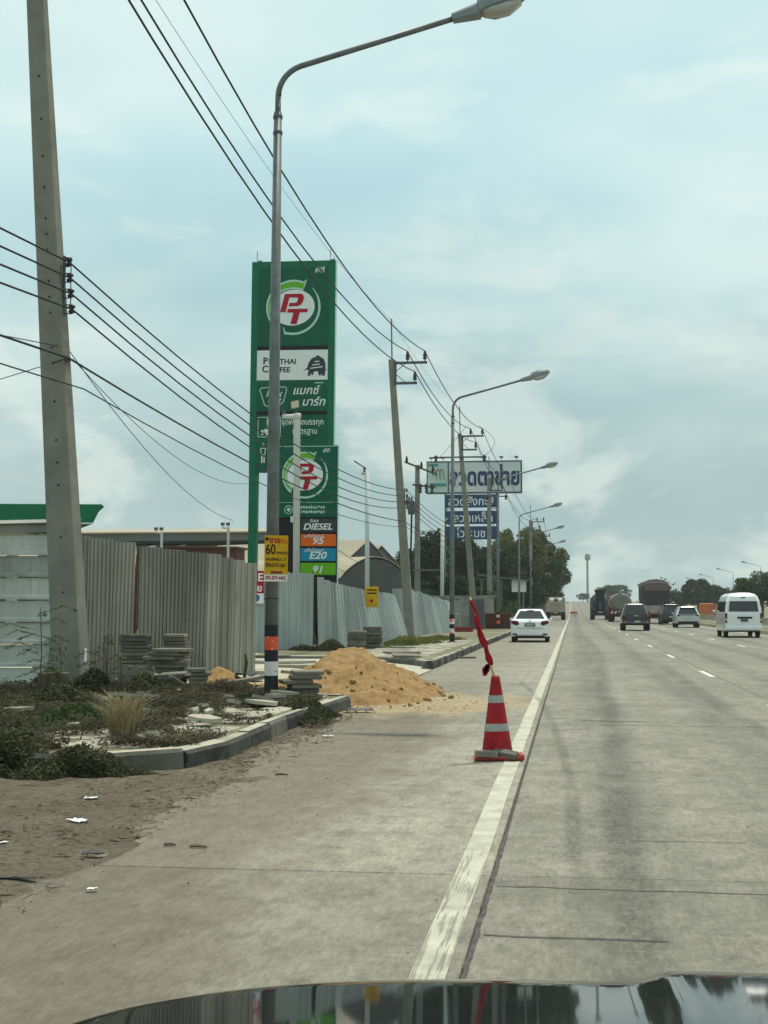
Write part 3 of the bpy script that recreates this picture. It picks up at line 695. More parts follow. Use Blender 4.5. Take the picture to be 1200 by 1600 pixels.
pan4 = fence_line(f4, (-7.95, 63.0), (-6.45, 80.0), [1.1] * 13, [2.3, 2.35, 2.35, 2.4, 2.3, 2.3, 2.25, 2.2, 2.1, 2.1, 2.1, 2.0, 2.0], 'sheet_blue', 3, .04, lean=(.05, .30), roll=[.01 * k for k in range(13)], zb=-.1)
for k in range(4):
    mb = MB(); mb.tube([(-8.2 + .3 * k, 64 + 4 * k, -.1), (-8.6 + .2 * k, 64.2 + 4 * k, 2.0)], .04, 6); mb.build('post', 'wood', f4)
def bills(pan, specs, fence, cols=('sign_white', 'sign_black')):
    for k, z, h, w, c in specs:
        o = pan[k]; mb = MB(); mb.box((w / 2 + .25, -.045, z), (w, .006, h), ry=random.uniform(-.05, .05)); b = mb.build('poster', c, fence)
        b.matrix_local = o.matrix_local.copy()
bills(pan3, [(4, 1.75, .7, .22, 'sign_white'), (4, 1.95, .28, .2, 'sign_red'), (8, 1.6, 1.0, .14, 'sign_white'), (10, 1.95, .18, .42, 'sign_white'), (10, 1.65, .2, .42, 'sign_white'), (10, 1.3, .2, .42, 'sign_white'), (10, .95, .2, .42, 'sign_white')], f3)
bills(pan4, [(1, 1.5, .55, .8, 'sign_pale'), (3, 1.5, .55, .8, 'board_mint'), (6, 1.6, .5, .5, 'sign_white'), (6, 1.0, .5, .4, 'sign_white'), (8, 1.5, .6, .4, 'sign_white'), (7, 1.9, .2, .4, 'sign_red')], f4)
# small yellow sign on the leaning fence
ys_ = thing('yellow_notice', 'small yellow notice with a red print fixed on the leaning blue fence', 'sign', (-7.45, 52.2, PZ + 1.45), rot=(R(-8), 0, R(4)))
mb = MB(); mb.box((0, 0, .3), (.5, .02, .78), ch=.004); mb.build('plate', 'sign_yellow', ys_)
mb = MB(); mb.lathe([(.065, 0), (.065, .006)], 10, (0, -.02, .15), 'Y'); mb.build('emblem', 'sign_red', ys_)
for z in (.56, .44):
    mb = MB(); mb.box((0, -.014, z), (.36, .006, .05)); mb.build('lettering', 'sign_black', ys_)
# red and white notice on the upright blue fence
rn = thing('red_notice', 'red and white estate notice on the blue fence beside the lamp post', 'sign', (-10.0, 43.85, 2.05), rot=(0, 0, R(18)))
mb = MB(); mb.box((-.35, 0, .28), (1.25, .02, .72)); mb.build('plate', 'sign_red', rn)
mb = MB(); mb.box((-.35, -.003, -.24), (1.25, .02, .32)); mb.build('lower_panel', 'sign_white', rn)
text('NE', .36, 'sign_white', rn, (.03, -.016, .42), off=.02)
text('ขาย', .30, 'sign_white', rn, (.0, -.016, .08), off=.02)
mb = MB(); mb.lathe([(.12, 0), (.12, .006)], 14, (.03, -.022, -.22), 'Y'); mb.build('emblem', 'blue', rn)

# ------------------------------------------------------------------ concrete poles
def taper(mb, base, lean, z0, z1, w0, d0, w1, d1, ch=.02):
    def ring(z, w, d):
        x = base[0] + lean * z; y = base[1]
        a, b = w / 2, d / 2
        return [(x - a + ch, y - b, z), (x + a - ch, y - b, z), (x + a, y - b + ch, z), (x + a, y + b - ch, z), (x + a - ch, y + b, z), (x - a + ch, y + b, z), (x - a, y + b - ch, z), (x - a, y - b + ch, z)]
    return mb.loft([ring(z0, w0, d0), ring(z1, w1, d1)])
def spool(mb, c, r=.045):
    mb.lathe([(r * .5, -.06), (r, -.055), (r, -.025), (r * .55, -.012), (r * .55, .012), (r, .025), (r, .055), (r * .5, .06)], 10, c)
def pin_insulator(mb, c, s=1.):
    mb.lathe([(.02 * s, 0), (.02 * s, .06 * s), (.07 * s, .07 * s), (.075 * s, .13 * s), (.05 * s, .15 * s), (.07 * s, .18 * s), (.065 * s, .25 * s), (.045 * s, .27 * s), (.05 * s, .34 * s), (.02 * s, .37 * s)], 10, c)
def utility_pole(label, x, y, lean, H, w0, w1, detail=True, rack=True, group='leaning concrete utility poles along the fence'):
    t = thing('utility_pole', label, 'utility pole', (x, y, 0), group=group)
    mb = MB(); taper(mb, (0, 0), lean, -.1, H, w0, w0, w1, w1 * .85); mb.build('shaft', 'pole', t)
    X = lambda z: lean * z
    mb = MB(); mb.tube([(X(H - .5), 0, H - .5), (X(H), 0, H + 1.85)], .035, 6); mb.build('lightning_rod', 'galv', t)
    wt = w1 / 2
    mb = MB(); mb.box((X(H) + wt + .75, -w1 / 2 - .02, H - .18), (1.5, .09, .11)); mb.build('crossarm', 'galv_dark', t)
    mb = MB(); mb.box((X(H) + wt + .52, -w1 / 2 - .02, H - 1.1), (1.05, .09, .11)); mb.build('crossarm', 'galv_dark', t)
    mb = MB(); mb.box((X(H) + wt + .07, -w1 / 2 - .02, H - .64), (.11, .07, .82)); mb.build('bracket', 'galv_dark', t)
    if detail:
        mb = MB(); mb.tube([(X(H) + wt + .1, -w1 / 2 - .02, H - .55), (X(H) + wt + .5, -w1 / 2 - .02, H - .24)], .018, 5); mb.build('brace', 'galv_dark', t)
        mb = MB(); mb.tube([(X(H) + wt + .1, -w1 / 2 - .02, H - .7), (X(H) + wt + .5, -w1 / 2 - .02, H - 1.05)], .018, 5); mb.build('brace', 'galv_dark', t)
    pts = [(X(H) + wt + .62, -w1 / 2 - .02, H - .125), (X(H) + wt + 1.4, -w1 / 2 - .02, H - .125), (X(H) + wt + .95, -w1 / 2 - .02, H - 1.045)]
    for p in pts:
        mb = MB(); pin_insulator(mb, p, 1.25); mb.build('insulator', 'porcelain', t, smooth=True)
    rk = []
    if rack:
        wz = lambda z: w0 + (w1 - w0) * z / H
        zs = [6.93, 6.68, 6.43, 6.18] if y < 30 else [6.75, 6.5, 6.25, 6.0]
        mb = MB(); mb.box((X(6.5) + wz(6.5) / 2 + .02, 0, zs[1] - .125), (.03, .06, .95)); mb.tube([(X(6.5) + wz(6.5) / 2 + .13, 0, zs[0] + .08), (X(6.5) + wz(6.5) / 2 + .13, 0, zs[3] - .08)], .009, 5)
        for z in zs:
            for s in (-.07, .07): mb.box((X(z) + wz(z) / 2 + .075, 0, z + s), (.13, .035, .012))
        mb.build('wire_rack', 'galv_dark', t)
        for z in zs:
            p = (X(z) + wz(z) / 2 + .13, 0, z); mb = MB(); spool(mb, p, .055); mb.build('spool_insulator', 'porcelain', t, smooth=True); rk.append((x + p[0], y, z))
    return t, [(x + a, y + b, c + .46) for a, b, c in pts], rk, (x + X(H), y, H + 1.8)
runs = []
P1 = utility_pole('big leaning concrete utility pole in the weeds at the left, nearest the camera', -7.62, 20.95, -.069, 12.6, .47, .25)
P2 = utility_pole('leaning concrete pole behind the blue fence, carrying two short crossarms', -7.15, 62.2, -.066, 12.65, .42, .26)
P3 = utility_pole('leaning concrete pole in front of the billboard, with drooping jumper wires', -6.45, 94, -.075, 13.2, .42, .26)
P4 = utility_pole('concrete pole right of the billboard posts, its top in front of the board', -7.0, 120, .0, 12.6, .45, .3)
P5 = utility_pole('upright concrete pole beyond the billboard in front of the trees', -4.9, 168, .0, 11.9, .5, .34, detail=False)
P6 = utility_pole('distant concrete utility pole, sixth along the road', -4.9, 208, .005, 12.2, .5, .32, detail=False)
P7 = utility_pole('far small concrete utility pole, seventh along the road', -4.9, 250, .01, 12.2, .5, .32, detail=False)
P8 = utility_pole('farthest small concrete utility pole near the end of the trees', -4.7, 300, .01, 12.2, .5, .32, detail=False)
# details on the near pole: bolt holes and a weathered plate
for z in [.9, 1.75, 2.6, 3.4, 3.75, 4.1, 4.7, 5.05, 5.3, 5.55, 6.1, 6.35, 6.6, 7.1, 7.35, 7.6, 8.1, 8.6, 9.2, 9.9]:
    mb = MB(); mb.lathe([(.016, 0), (.016, .012)], 8, (-.069 * z + .02, -(.47 + (.25 - .47) * z / 12.6) / 2 * (1 - .0) - .004, z), 'Y'); mb.build('bolt_hole', 'black', P1[0])
mb = MB(); mb.box((-.069 * .75 + .235, 0, .78), (.006, .12, .22)); mb.build('number_plate', 'sign_white', P1[0])
mb = MB(); mb.box((-.069 * 5.35 + .21, -.06, 5.38), (.08, .1, .07)); mb.build('cable_clamp', 'galv_dark', P1[0])
# extra arms on pole 3 and pole 4
for P, zz_, xs in ((P3, 11.6, (-1.9, 1.7)), (P4, 11.0, (-.2, 1.6))):
    o = P[0]; mb = MB(); mb.box(((xs[0] + xs[1]) / 2 - .075 * zz_ * (P is P3), -.2, zz_), (xs[1] - xs[0], .08, .1)); mb.build('crossarm', 'galv_dark', o)
    for xx in xs:
        mb = MB(); mb.lathe([(.05, -.3), (.12, -.25), (.06, -.15), (.13, -.08), (.06, .0), (.1, .08), (.03, .15)], 8, (xx * .9 - .075 * zz_ * (P is P3), -.2, zz_)); mb.build('fuse_cutout', 'porcelain', o)
def wire(label, pts, sag, r, mat='wire', group=None, n=14):
    path = []
    for a, b in zip(pts, pts[1:]):
        a, b = Vector(a), Vector(b); L = (b - a).length; s = sag * (L / 40) ** 2
        for i in range(n):
            u = i / n; p = a.lerp(b, u); p.z -= 4 * s * u * (1 - u); path.append(p)
    path.append(Vector(pts[-1])); mb = MB(); mb.tube(path, r, 5)
    return tag(mb.build('wire', mat, smooth=True), label, 'wire', group)
PS = [P1, P2, P3, P4, P5, P6, P7, P8]
for k, nm in enumerate(('inner of the two upper', 'outermost upper', 'lower')):
    a = PS[0][1][k]
    wire('black high voltage wire over the road verge, ' + nm + ' crossarm line', [(a[0] + .6, -20, a[2] + .1)] + [P[1][k] for P in PS], 1.15, .022, group='high voltage wires')
a = P1[3]
wire('thin grey earth wire running above the high voltage wires', [(a[0] + .9, -20, a[2])] + [P[3] for P in PS[:5]], .7, .007, 'wire_grey')
for k in range(4):
    a = P1[2][k]
    wire('low voltage cable, %s from the top of the near pole rack' % ordn(k + 1), [(a[0] + .15, -20, a[2] + .25)] + [P[2][k] for P in PS], [.80, .84, .88, .92][k], .016, group='low voltage cables')
wire('thick telephone cable clamped low on the near leaning pole', [(-7.6, -20, 4.75), (-7.72, 20.8, 5.38), (-7.4, 62, 5.35), (-6.7, 94, 5.6), (-6.8, 120, 5.8), (-4.7, 168, 5.8)], .45, .018)
wire('slack telephone cable passing in front of the near leaning pole', [(-7.2, -20, 4.7), (-7.4, 20.6, 4.86), (-7.3, 62, 5.1), (-6.7, 94, 5.2)], .5, .011)
wire('thin dark cable from behind the near pole across the big green sign', [(-7.9, -20, 5.6), (-7.9, 21.2, 5.62), (-11.5, 47, 4.5)], 1.2, .008)
wire('thin guy wire sloping down to the left from the cable clamp', [(-11.5, 21.6, 4.6), (-7.73, 20.72, 5.36)], 2., .007)
wire('thin drop wire falling from the cable clamp toward the blue fence', [(-7.65, 20.8, 5.36), (-10.6, 46, 5.7)], 1.6, .007)
wire('sagging black drop cable between the white pole and the transformer pole', [(-9.9, 47, 5.8), (-9.2, 85, 5.5)], 2.4, .012)
wire('lower sagging black cable toward the transformer pole', [(-9.9, 47, 5.2), (-9.2, 85, 4.9)], 2.6, .010)
wire('service cable from the second pole to the transformer', [(-7.25, 62.2, 6.4), (-9.25, 85, 8.6)], 1.2, .012)
for k, (a, b) in enumerate((((-6.15, 93.8, 13.7), (-6.0, 93.8, 11.5)), ((-6.95, 93.8, 13.7), (-8.9, 93.8, 11.5)))):
    aa, bb = Vector(a), Vector(b); side = 1 if k == 0 else -1
    pth = [aa.lerp(bb, u / 10) + Vector((side * 1.0 * math.sin(PI * u / 10) * (1 if k == 0 else .2), 0, -.3 * math.sin(PI * u / 10) * (k))) for u in range(11)]
    mb = MB(); mb.tube(pth, .014, 5); tag(mb.build('wire', 'wire', smooth=True), ('looped jumper wire bulging to the right of the third pole' if k == 0 else 'jumper wire drooping left from the third pole crossarm'), 'wire')

# red and white leaning marker beside the near pole
mk = thing('marker_post', 'leaning red and white concrete marker post behind the near pole', 'post', (-8.32, 21.6, PZ - .1), rot=(R(-6), R(9), 0))
mb = MB(); taper(mb, (0, 0), 0, 0, .78, .16, .12, .14, .1, .015); mb.build('shaft', 'sign_white' if False else 'pole', mk)
mb = MB(); taper(mb, (0, 0), 0, .78, 1.18, .1402, .1002, .1, .09, .012); mb.build('red_top', 'truck_red', mk)

# ------------------------------------------------------------------ street lamps
def street_lamp(label, x, y, stripes, group='street lamps on the left kerb', flip=1, arm=True, low=PZ):
    t = thing('street_lamp', label, 'street lamp', (x, y, 0), group=group)
    mb = MB()
    f = flip; path = [(0, 0, low - .05), (0.02 * f, 0, 4), (.06 * f, 0, 9.1)]; rs = [.105, .088, .062]
    mb.tube(path, rs, 14); mb.build('post', 'galv', t, smooth=True)
    pts = [(.06 * f, 0, 9.0), (.065 * f, 0, 9.35)]
    for a in np.linspace(0, R(74), 8): pts.append((f * (.065 + .48 * (1 - math.cos(a))), 0, 9.35 + .48 * math.sin(a)))
    lx, lz = pts[-1][0], pts[-1][2]
    pts.append((f * 2.85, 0, lz + (2.85 - abs(lx)) * .262)); ez = pts[-1][2]
    mb = MB(); mb.tube(pts, .045, 10); mb.build('arm', 'galv', t, smooth=True)
    for cz_ in (9.0, 8.75):
        mb = MB(); mb.lathe([(.075, 0), (.075, .05)], 10, (.06 * f, 0, cz_)); mb.build('collar', 'galv_dark', t)
    hd = MB()                                                   # lamp head, swelling towards the tip
    ang = math.atan(.262); ca, sa = math.cos(ang), math.sin(ang)
    def sec(u, w, up, dn):
        c = (2.75 + u * ca, lz + (2.75 - abs(lx)) * .262 + u * sa)
        return [(f * (c[0] - sa * v), h, c[1] + ca * v) for h, v in ((-w, dn * .6), (-w * .7, dn), (w * .7, dn), (w, dn * .6), (w, up * .5), (w * .6, up), (-w * .6, up), (-w, up * .5))]
    hd.loft([sec(0, .07, .07, -.06), sec(.42, .12, .10, -.11), sec(.425, .15, .16, -.07), sec(.75, .19, .19, -.06), sec(1.05, .16, .14, -.05), sec(1.16, .05, .07, -.02)])
    h = recalc(hd.build('lamp_head', 'lamp_grey', t))
    gl = MB(); gl.loft([sec(.46, .11, -.05, -.10), sec(.62, .15, -.05, -.17), sec(.85, .15, -.05, -.18), sec(1.06, .08, -.03, -.10)])
    g = recalc(gl.build('glass_bowl', 'lamp_glass', h, smooth=True))
    if stripes:
        mb = MB(); mb.box((0, 0, low + .01), (.36, .36, .05), ch=.008); mb.build('base_plate', 'kerb', t)
        zs = [(.0, .30, 'black'), (.30, .51, stripes[0]), (.51, .68, 'black'), (.68, .88, stripes[1]), (.88, 1.05, 'black')]
        for a, b, m in zs:
            mb = MB(); mb.lathe([(.1065 - .004 * a / 2, a + PZ + .03), (.1065 - .004 * b / 2, b + PZ + .03 - .0005)], 14, (0.003 * f, 0, 0), cap=True); mb.build('painted_band', m, t, smooth=False)
    return t
L1 = street_lamp('tall grey street lamp with orange and black banded foot, nearest the camera', -4.48, 20.75, ('white_peel', 'orange_peel'))
L2 = street_lamp('second street lamp along the kerb, black and white bands at its foot', -4.68, 55, ('white_peel', 'white_peel'))
L3 = street_lamp('third street lamp, standing behind a rusty skip before the white car', -4.72, 90, ('orange_peel', 'white_peel'))
for k in range(9):
    street_lamp('%s street lamp along the left kerb, far down the road' % ordn(k + 4), -4.7, 125 + 34.5 * k, None, low=zrise(125 + 34.5 * k))
mb = MB(); mb.tube([(.11 * math.cos(a), .11 * math.sin(a), 1.65 + .01 * math.sin(3 * a)) for a in np.linspace(0, 2 * PI, 17)], .006, 5); mb.build('tie_wire', 'black', L1)
for k, (y, hx) in enumerate(((241, 37), (286, 37), (335, 37), (392, 38), (432, 37.5), (520, 38), (600, 38))):
    t = street_lamp('street lamp on the far side of the highway, %s from the right edge' % ordn(k + 1), hx, y, None, 'street lamps across the highway', -1, low=zrise(y) * .5)
# ------------------------------------------------------------------ yellow sale board on the near lamp
yb = thing('sale_board', 'yellow land for sale board with handwritten phone numbers on the near lamp post', 'sign', (-4.38, 20.58, 1.9), rot=(0, R(.8), R(6)))
mb = MB(); mb.box((0, 0, .345), (.35, .012, .69)); mb.build('board', 'sign_yellow', yb)
mb = MB(); mb.box((0, -.003, .055), (.345, .012, .10)); mb.build('white_strip', 'sign_white', yb)
for s, sz, m, x, z, of, sx in (('ขาย', .12, 'sign_red', -.02, .615, .03, .9), ('ที่ดิน', .075, 'sign_orange', .11, .60, .02, .9), ('60', .215, 'sign_black', -.085, .475, .012, .72), ('ตารางวา', .065, 'sign_black', .085, .43, .015, .8),
                        ('ถนนใหญ่ ม. 3', .06, 'sign_black', .0, .335, .02, .9), ('093-019-1661', .088, 'sign_black', 0, .245, .012, .62), ('095-879-4465', .085, 'sign_red', 0, .055, .025, .64)):
    text(s, sz, m, yb, (x, -.0095, z), off=of, ext=.002, sx=sx)
mb = MB(); mb.lathe([(.028, 0), (.028, .003)], 14, (-.14, -.0095, .635), 'Y'); mb.build('emblem', 'leaf_mid', yb)
mb = MB(); mb.box((.01, -.0085, .14), (.17, .004, .035)); mb.build('printed_bar', 'truck_red', yb)
mb = MB(); mb.tube([(0, .005, .6), (0, .11, .6)], .008, 5); mb.tube([(0, .005, .1), (0, .11, .1)], .008, 5); mb.build('bracket', 'galv_dark', yb)

# ------------------------------------------------------------------ fuel station signs
def arc(cx, cz, rx, rz, a0, a1, n=30, rot=0.):
    return [(cx + rx * math.cos(a) * math.cos(rot) - rz * math.sin(a) * math.sin(rot), cz + rx * math.cos(a) * math.sin(rot) + rz * math.sin(a) * math.cos(rot)) for a in np.linspace(a0, a1, n)]
def pt_logo(root, cx, cz, r, y):
    lg = MB(); S = lambda P: [(cx + a * r, cz + b * r) for a, b in P]
    L = 40; th = np.linspace(R(64), R(232), L)
    out = [(math.cos(a) * 1.0, math.sin(a) * 1.0 + .02) for a in th]; out[0] = (.50, 1.03)
    inn = [(.80 * math.cos(a) - .01, .68 * math.sin(a)) for a in np.linspace(R(60), R(229), L)]; inn[0] = (.37, .645)
    lg.strip(S(out), S(inn), y, .01); a = lg.build('logo_outline', 'sign_pale', root); recalc(a)
    lg = MB()
    out2 = [(p[0] * .93, p[1] * .93) for p in out]; out2[0] = (.43, .945)
    inn2 = [(p[0] * 1.09, p[1] * 1.10) for p in inn]; inn2[0] = (.33, .735)
    u = np.linspace(0, 1, L); out2 = [(o[0] + (i[0] - o[0]) * .5 * max(0, (q - .85) / .15), o[1] + (i[1] - o[1]) * .5 * max(0, (q - .85) / .15)) for o, i, q in zip(out2, inn2, u)]
    lg.strip(S(out2), S(inn2), y - .008, .008); recalc(lg.build('logo_crescent', 'lime', root))
    lg = MB(); o1 = [(math.cos(a), math.sin(a)) for a in np.linspace(R(47), R(-108), 40)]; o2 = [((1 - .085 * min(1, .25 + q * 3)) * math.cos(a), (1 - .085 * min(1, .25 + q * 3)) * math.sin(a)) for a, q in zip(np.linspace(R(45), R(-106), 40), np.linspace(0, 1, 40))]
    lg.strip(S(o1), S(o2), y - .002, .01); recalc(lg.build('logo_ring', 'sign_pale', root))
    lg = MB(); tl = [(-.31, -.95), (-.36, -.72), (-.33, -.70)]; lg.strip(S([(-.31, -1.0), (-.37, -.72)]), S([(-.25, -.95), (-.35, -.70)]), y - .001, .006); recalc(lg.build('logo_tail', 'sign_pale', root))
    lg = MB(); e = arc(0, 0, .785, .655, 0, 2 * PI, 48, R(8))[:-1]; lg.prism(S(e), y - .012, y - .002); recalc(lg.build('logo_disc', 'sign_white', root))
    # slanted block letters
    def poly(P, name):
        b = MB(); b.prism(S(P), y - .030, y - .013); recalc(b.build(name, 'sign_red', root))
    sk = lambda x, z: (x + .26 * z, z)
    po = [sk(-.44, -.16), sk(-.44, .50), sk(.16, .50), sk(.26, .44), sk(.30, .34), sk(.30, .20), sk(.25, .10), sk(.14, .05), sk(-.18, .05), sk(-.18, .17), sk(.05, .17), sk(.09, .20), sk(.09, .34), sk(.05, .37), sk(-.24, .37), sk(-.24, -.16)]
    poly(po, 'logo_letter')
    poly([sk(-.18, -.05), sk(.56, -.05), sk(.56, -.18), sk(.29, -.18), sk(.29, -.60), sk(.06, -.60), sk(.06, -.18), sk(-.18, -.18)], 'logo_letter')
bigs = thing('pylon_sign', 'tall green fuel station pylon sign rising behind the near lamp post', 'sign', (-15.24, 75, 0), rot=(0, R(.55), 0))
W = 4.66
mb = MB(); rect(mb, -W / 2, W / 2, 8.9, 20.55, 0, .5); b = mb.build('cabinet', 'pt_green', bigs)
for s in (-1, 1):
    mb = MB(); rect(mb, s * (W / 2 - .23) - .23, s * (W / 2 - .23) + .23, -.1, 8.9, .01, .49); mb.build('leg', 'pt_green', bigs)
    mb = MB(); rect(mb, s * W / 2 - (.0 if s > 0 else .02), s * W / 2 + (.02 if s > 0 else .0), 8.95, 20.5, .04, .48); mb.build('side_strip', 'sign_pale', bigs)
for z0, z1, m, nm in ((15.85, 20.2, 'pt_green_dk', 'logo_panel'), (13.95, 15.6, 'sign_white', 'coffee_panel'), (12.28, 13.86, 'pt_green_dk', 'shop_panel'), (10.75, 12.0, 'pt_green_dk', 'parking_panel'), (9.0, 10.68, 'pt_green_dk', 'toilet_panel')):
    mb = MB(); rect(mb, -1.97, 1.97, z0, z1, -.03, .02); mb.build(nm, m, bigs)
for z in (15.62, 12.03):
    mb = MB(); rect(mb, -1.97, 1.97, z, z + .2, -.012, .01); mb.build('dark_gap_strip', 'sign_black', bigs)  # black strips across the cabinet between panels
for x in (-2.1, 2.0):
    mb = MB(); mb.tube([(x, .25, 20.5), (x, .25, 21.2)], .02, 5); mb.build('lightning_rod', 'galv', bigs)
    mb = MB(); mb.box((x + .15, .25, 20.6), (.2, .12, .14)); mb.build('aviation_lamp', 'galv_dark', bigs)
pt_logo(bigs, .02, 17.95, 1.52, -.045)
text('พีที', .42, 'sign_white', bigs, (1.45, -.034, 20.0), shear=.2, off=.01)
text('P', .52, 'sign_char', bigs, (-1.5, -.034, 15.0), off=.03); text('UNTHAI', .40, 'sign_char', bigs, (-.55, -.034, 14.955), off=.03, sx=1.03)
text('C', .52, 'sign_char', bigs, (-1.5, -.034, 14.55), off=.03); text('OFFEE', .40, 'sign_char', bigs, (-.66, -.034, 14.505), off=.03)
eb = MB(); eb.prism([(.62 + .0, 14.45), (.70, 14.50), (.84, 14.62), (.92, 14.90), (1.08, 15.12), (1.3, 15.22), (1.42, 15.31), (1.54, 15.22), (1.76, 15.08), (1.84, 14.85), (1.85, 14.55), (1.93, 14.48), (1.84, 14.46), (1.82, 14.18), (1.66, 14.16), (1.62, 14.3), (1.58, 14.16), (1.50, 14.18), (1.42, 14.42), (1.22, 14.40), (1.14, 14.18), (1.04, 14.30), (1.0, 14.16), (.86, 14.18), (.92, 14.50), (.80, 14.50)], -.04, -.03); recalc(eb.build('elephant_emblem', 'sign_char', bigs))
for k, (x0, z0, l) in enumerate(((1.0, 14.62, .7), (1.12, 14.78, .42), (1.25, 14.95, .25))):
    mb = MB(); mb.box((x0 + l / 2, -.042, z0), (l, .004, .05), ry=-.12); mb.build('emblem_stroke', 'sign_white', bigs)
text('แมกซ์', .62, 'sign_white', bigs, (.75, -.034, 13.35), shear=.25, off=.012); text('มาร์ท', .62, 'sign_white', bigs, (1.2, -.034, 12.72), shear=.25, off=.012)
mb = MB(); mb.box((1.5, -.034, 13.78), (.5, .004, .05)); mb.build('small_print', 'sign_pale', bigs)
def outline(mb, P, y, r):
    for a, b in zip(P, P[1:] + P[:1]): mb.tube([(a[0], y, a[1]), (b[0], y, b[1])], r, 4)
mb = MB(); outline(mb, [(-1.78, 13.4), (-1.70, 13.52), (-1.22, 13.56), (-1.1, 13.72), (-.85, 13.72), (-.75, 13.58), (-.35, 13.56), (-.28, 13.42), (-.45, 12.75), (-.58, 12.62), (-1.38, 12.5), (-1.5, 12.58)], -.035, .035); mb.build('shield_outline', 'sign_pale', bigs)
text('Max', .52, 'sign_white', bigs, (-1.02, -.034, 13.2), shear=.35, off=.006); text('Mart', .38, 'sign_white', bigs, (-.98, -.034, 12.86), shear=.35, off=.006)
mb = MB(); outline(mb, [(-1.85, 11.9), (-.6, 11.9), (-.6, 10.82), (-1.85, 10.82)], -.035, .03); mb.build('parking_frame', 'sign_pale', bigs)
text('P', .62, 'sign_white', bigs, (-1.22, -.034, 11.58), off=.035)
mb = MB(); rect(mb, -1.5, -.75, 11.06, 11.26, -.04, -.03); rect(mb, -1.68, -1.54, 11.0, 11.2, -.04, -.03)
for x in (-1.6, -1.35, -.9): mb.lathe([(.075, 0), (.075, .01)], 10, (x, -.04, 10.99), 'Y')
mb.build('truck_symbol', 'sign_white', bigs)
text('จุดพักรถบรรทุก', .44, 'sign_white', bigs, (.62, -.034, 11.62), off=.006, sx=.85); text('มาตรฐาน', .44, 'sign_white', bigs, (.75, -.034, 11.12), off=.006, sx=.85)
for x in (-1.55, -1.15):
    mb = MB(); mb.lathe([(.07, 0), (.07, .01)], 10, (x, -.04, 10.42), 'Y'); outline(mb, [(x - .14, 10.2), (x + .14, 10.2), (x + .1, 9.85), (x - .1, 9.85)], -.036, .028)
    rect(mb, x - .1, x - .03, 9.4, 9.8, -.04, -.03); rect(mb, x + .03, x + .1, 9.4, 9.8, -.04, -.03); mb.build('toilet_symbol', 'sign_white', bigs)

sms = thing('price_sign', 'green and black fuel price sign in front of the tall pylon', 'sign', (-10.0, 52, 0), rot=(0, R(.4), 0))
W = 2.46
mb = MB(); rect(mb, -W / 2, W / 2, -.1, 7.62, 0, .32); mb.build('cabinet', 'sign_black', sms)
mb = MB(); rect(mb, -W / 2 - .004, W / 2 + .004, 4.92, 7.63, -.015, .325); mb.build('green_panel', 'pt_green_dk', sms)
mb = MB(); rect(mb, W / 2 + .005, W / 2 + .02, .5, 7.6, .03, .3); mb.build('side_strip', 'sign_pale', sms)
mb = MB(); rect(mb, -W / 2, W / 2, 7.585, 7.61, -.022, -.012); rect(mb, -W / 2, W / 2, 5.47, 5.485, -.022, -.012); mb.build('trim_line', 'sign_pale', sms)
pt_logo(sms, .0, 6.5, .88, -.03)
text('พีที', .2, 'sign_white', sms, (.8, -.02, 7.42), shear=.2, off=.01)
mb = MB(); mb.tube([(-.62 + .15 * math.cos(a), -.02, 5.2 + .15 * math.sin(a)) for a in np.linspace(0, 2 * PI, 17)], .02, 4, cap=False); mb.lathe([(.08, 0), (.08, .006)], 10, (-.62, -.024, 5.2), 'Y'); mb.build('round_seal', 'sign_pale', sms)
for z in (5.29, 5.12):
    mb = MB()
    for k in range(11): mb.box((-.22 + k * .095, -.019, z + .01 * (k % 3 - 1)), (.065, .006, .085 + .02 * (k % 2)))
    mb.build('small_print', 'sign_pale', sms)
for z0, z1, m, big, small in ((4.36, 4.86, 'sign_char', 'DIESEL', 'ดีเซล'), (3.83, 4.28, 'sign_orange', '95', 'แก๊สโซฮอล์'), (3.28, 3.75, 'sign_teal', 'E20', 'แก๊สโซฮอล์'), (2.75, 3.2, 'lime', '91', '')):
    mb = MB(); rect(mb, -.14, 1.2, z0, z1, -.02, .01); mb.build('fuel_row', m, sms)
    text(big, .38 if len(big) < 4 else .33, 'sign_white', sms, (.5, -.026, z0 + .19), shear=.25, off=.022, sx=1.15)
    if small: text(small, .17, 'sign_white', sms, (.36, -.026, z1 - .085), shear=.2, off=.008)

# ------------------------------------------------------------------ billboard on lattice masts
bb = thing('billboard', 'white billboard with navy Thai letters over three navy boards on lattice masts', 'billboard', (-9.1, 132, 0))
mb = MB(); rect(mb, -4.5, 4.5, 12.25, 15.35, 0, .3); mb.build('frame', 'galv_dark', bb)
mb = MB(); rect(mb, -2.35, 4.35, 12.4, 15.2, -.05, .01); mb.build('white_panel', 'board_white', bb)
mb = MB(); rect(mb, -4.38, -2.5, 12.4, 15.2, -.05, .01); mb.build('logo_panel', 'board_mint', bb)
text('ลวดตาข่าย', 2.2, 'print_navy', bb, (1.0, -.07, 13.72), off=.035, sx=.71, ext=.01)
mb = MB(); rect(mb, -4.2, -2.6, 12.95, 13.25, -.07, -.055); mb.build('logo_bar', 'print_teal', bb)
mb = MB(); rect(mb, -4.3, -3.4, 14.85, 15.1, -.07, -.055); mb.build('brand_strip', 'print_teal', bb)
mb = MB()
for x in (-3.75, -3.4, -3.05): mb.tube([(x + .17 * math.cos(a), -.06, 14.2 + .38 * math.sin(a)) for a in np.linspace(R(-40), R(220), 12)], .055, 4); mb.tube([(x + .15, -.06, 14.0), (x + .25, -.06, 13.6)], .05, 4)
mb.build('logo_mark', 'print_brown', bb)
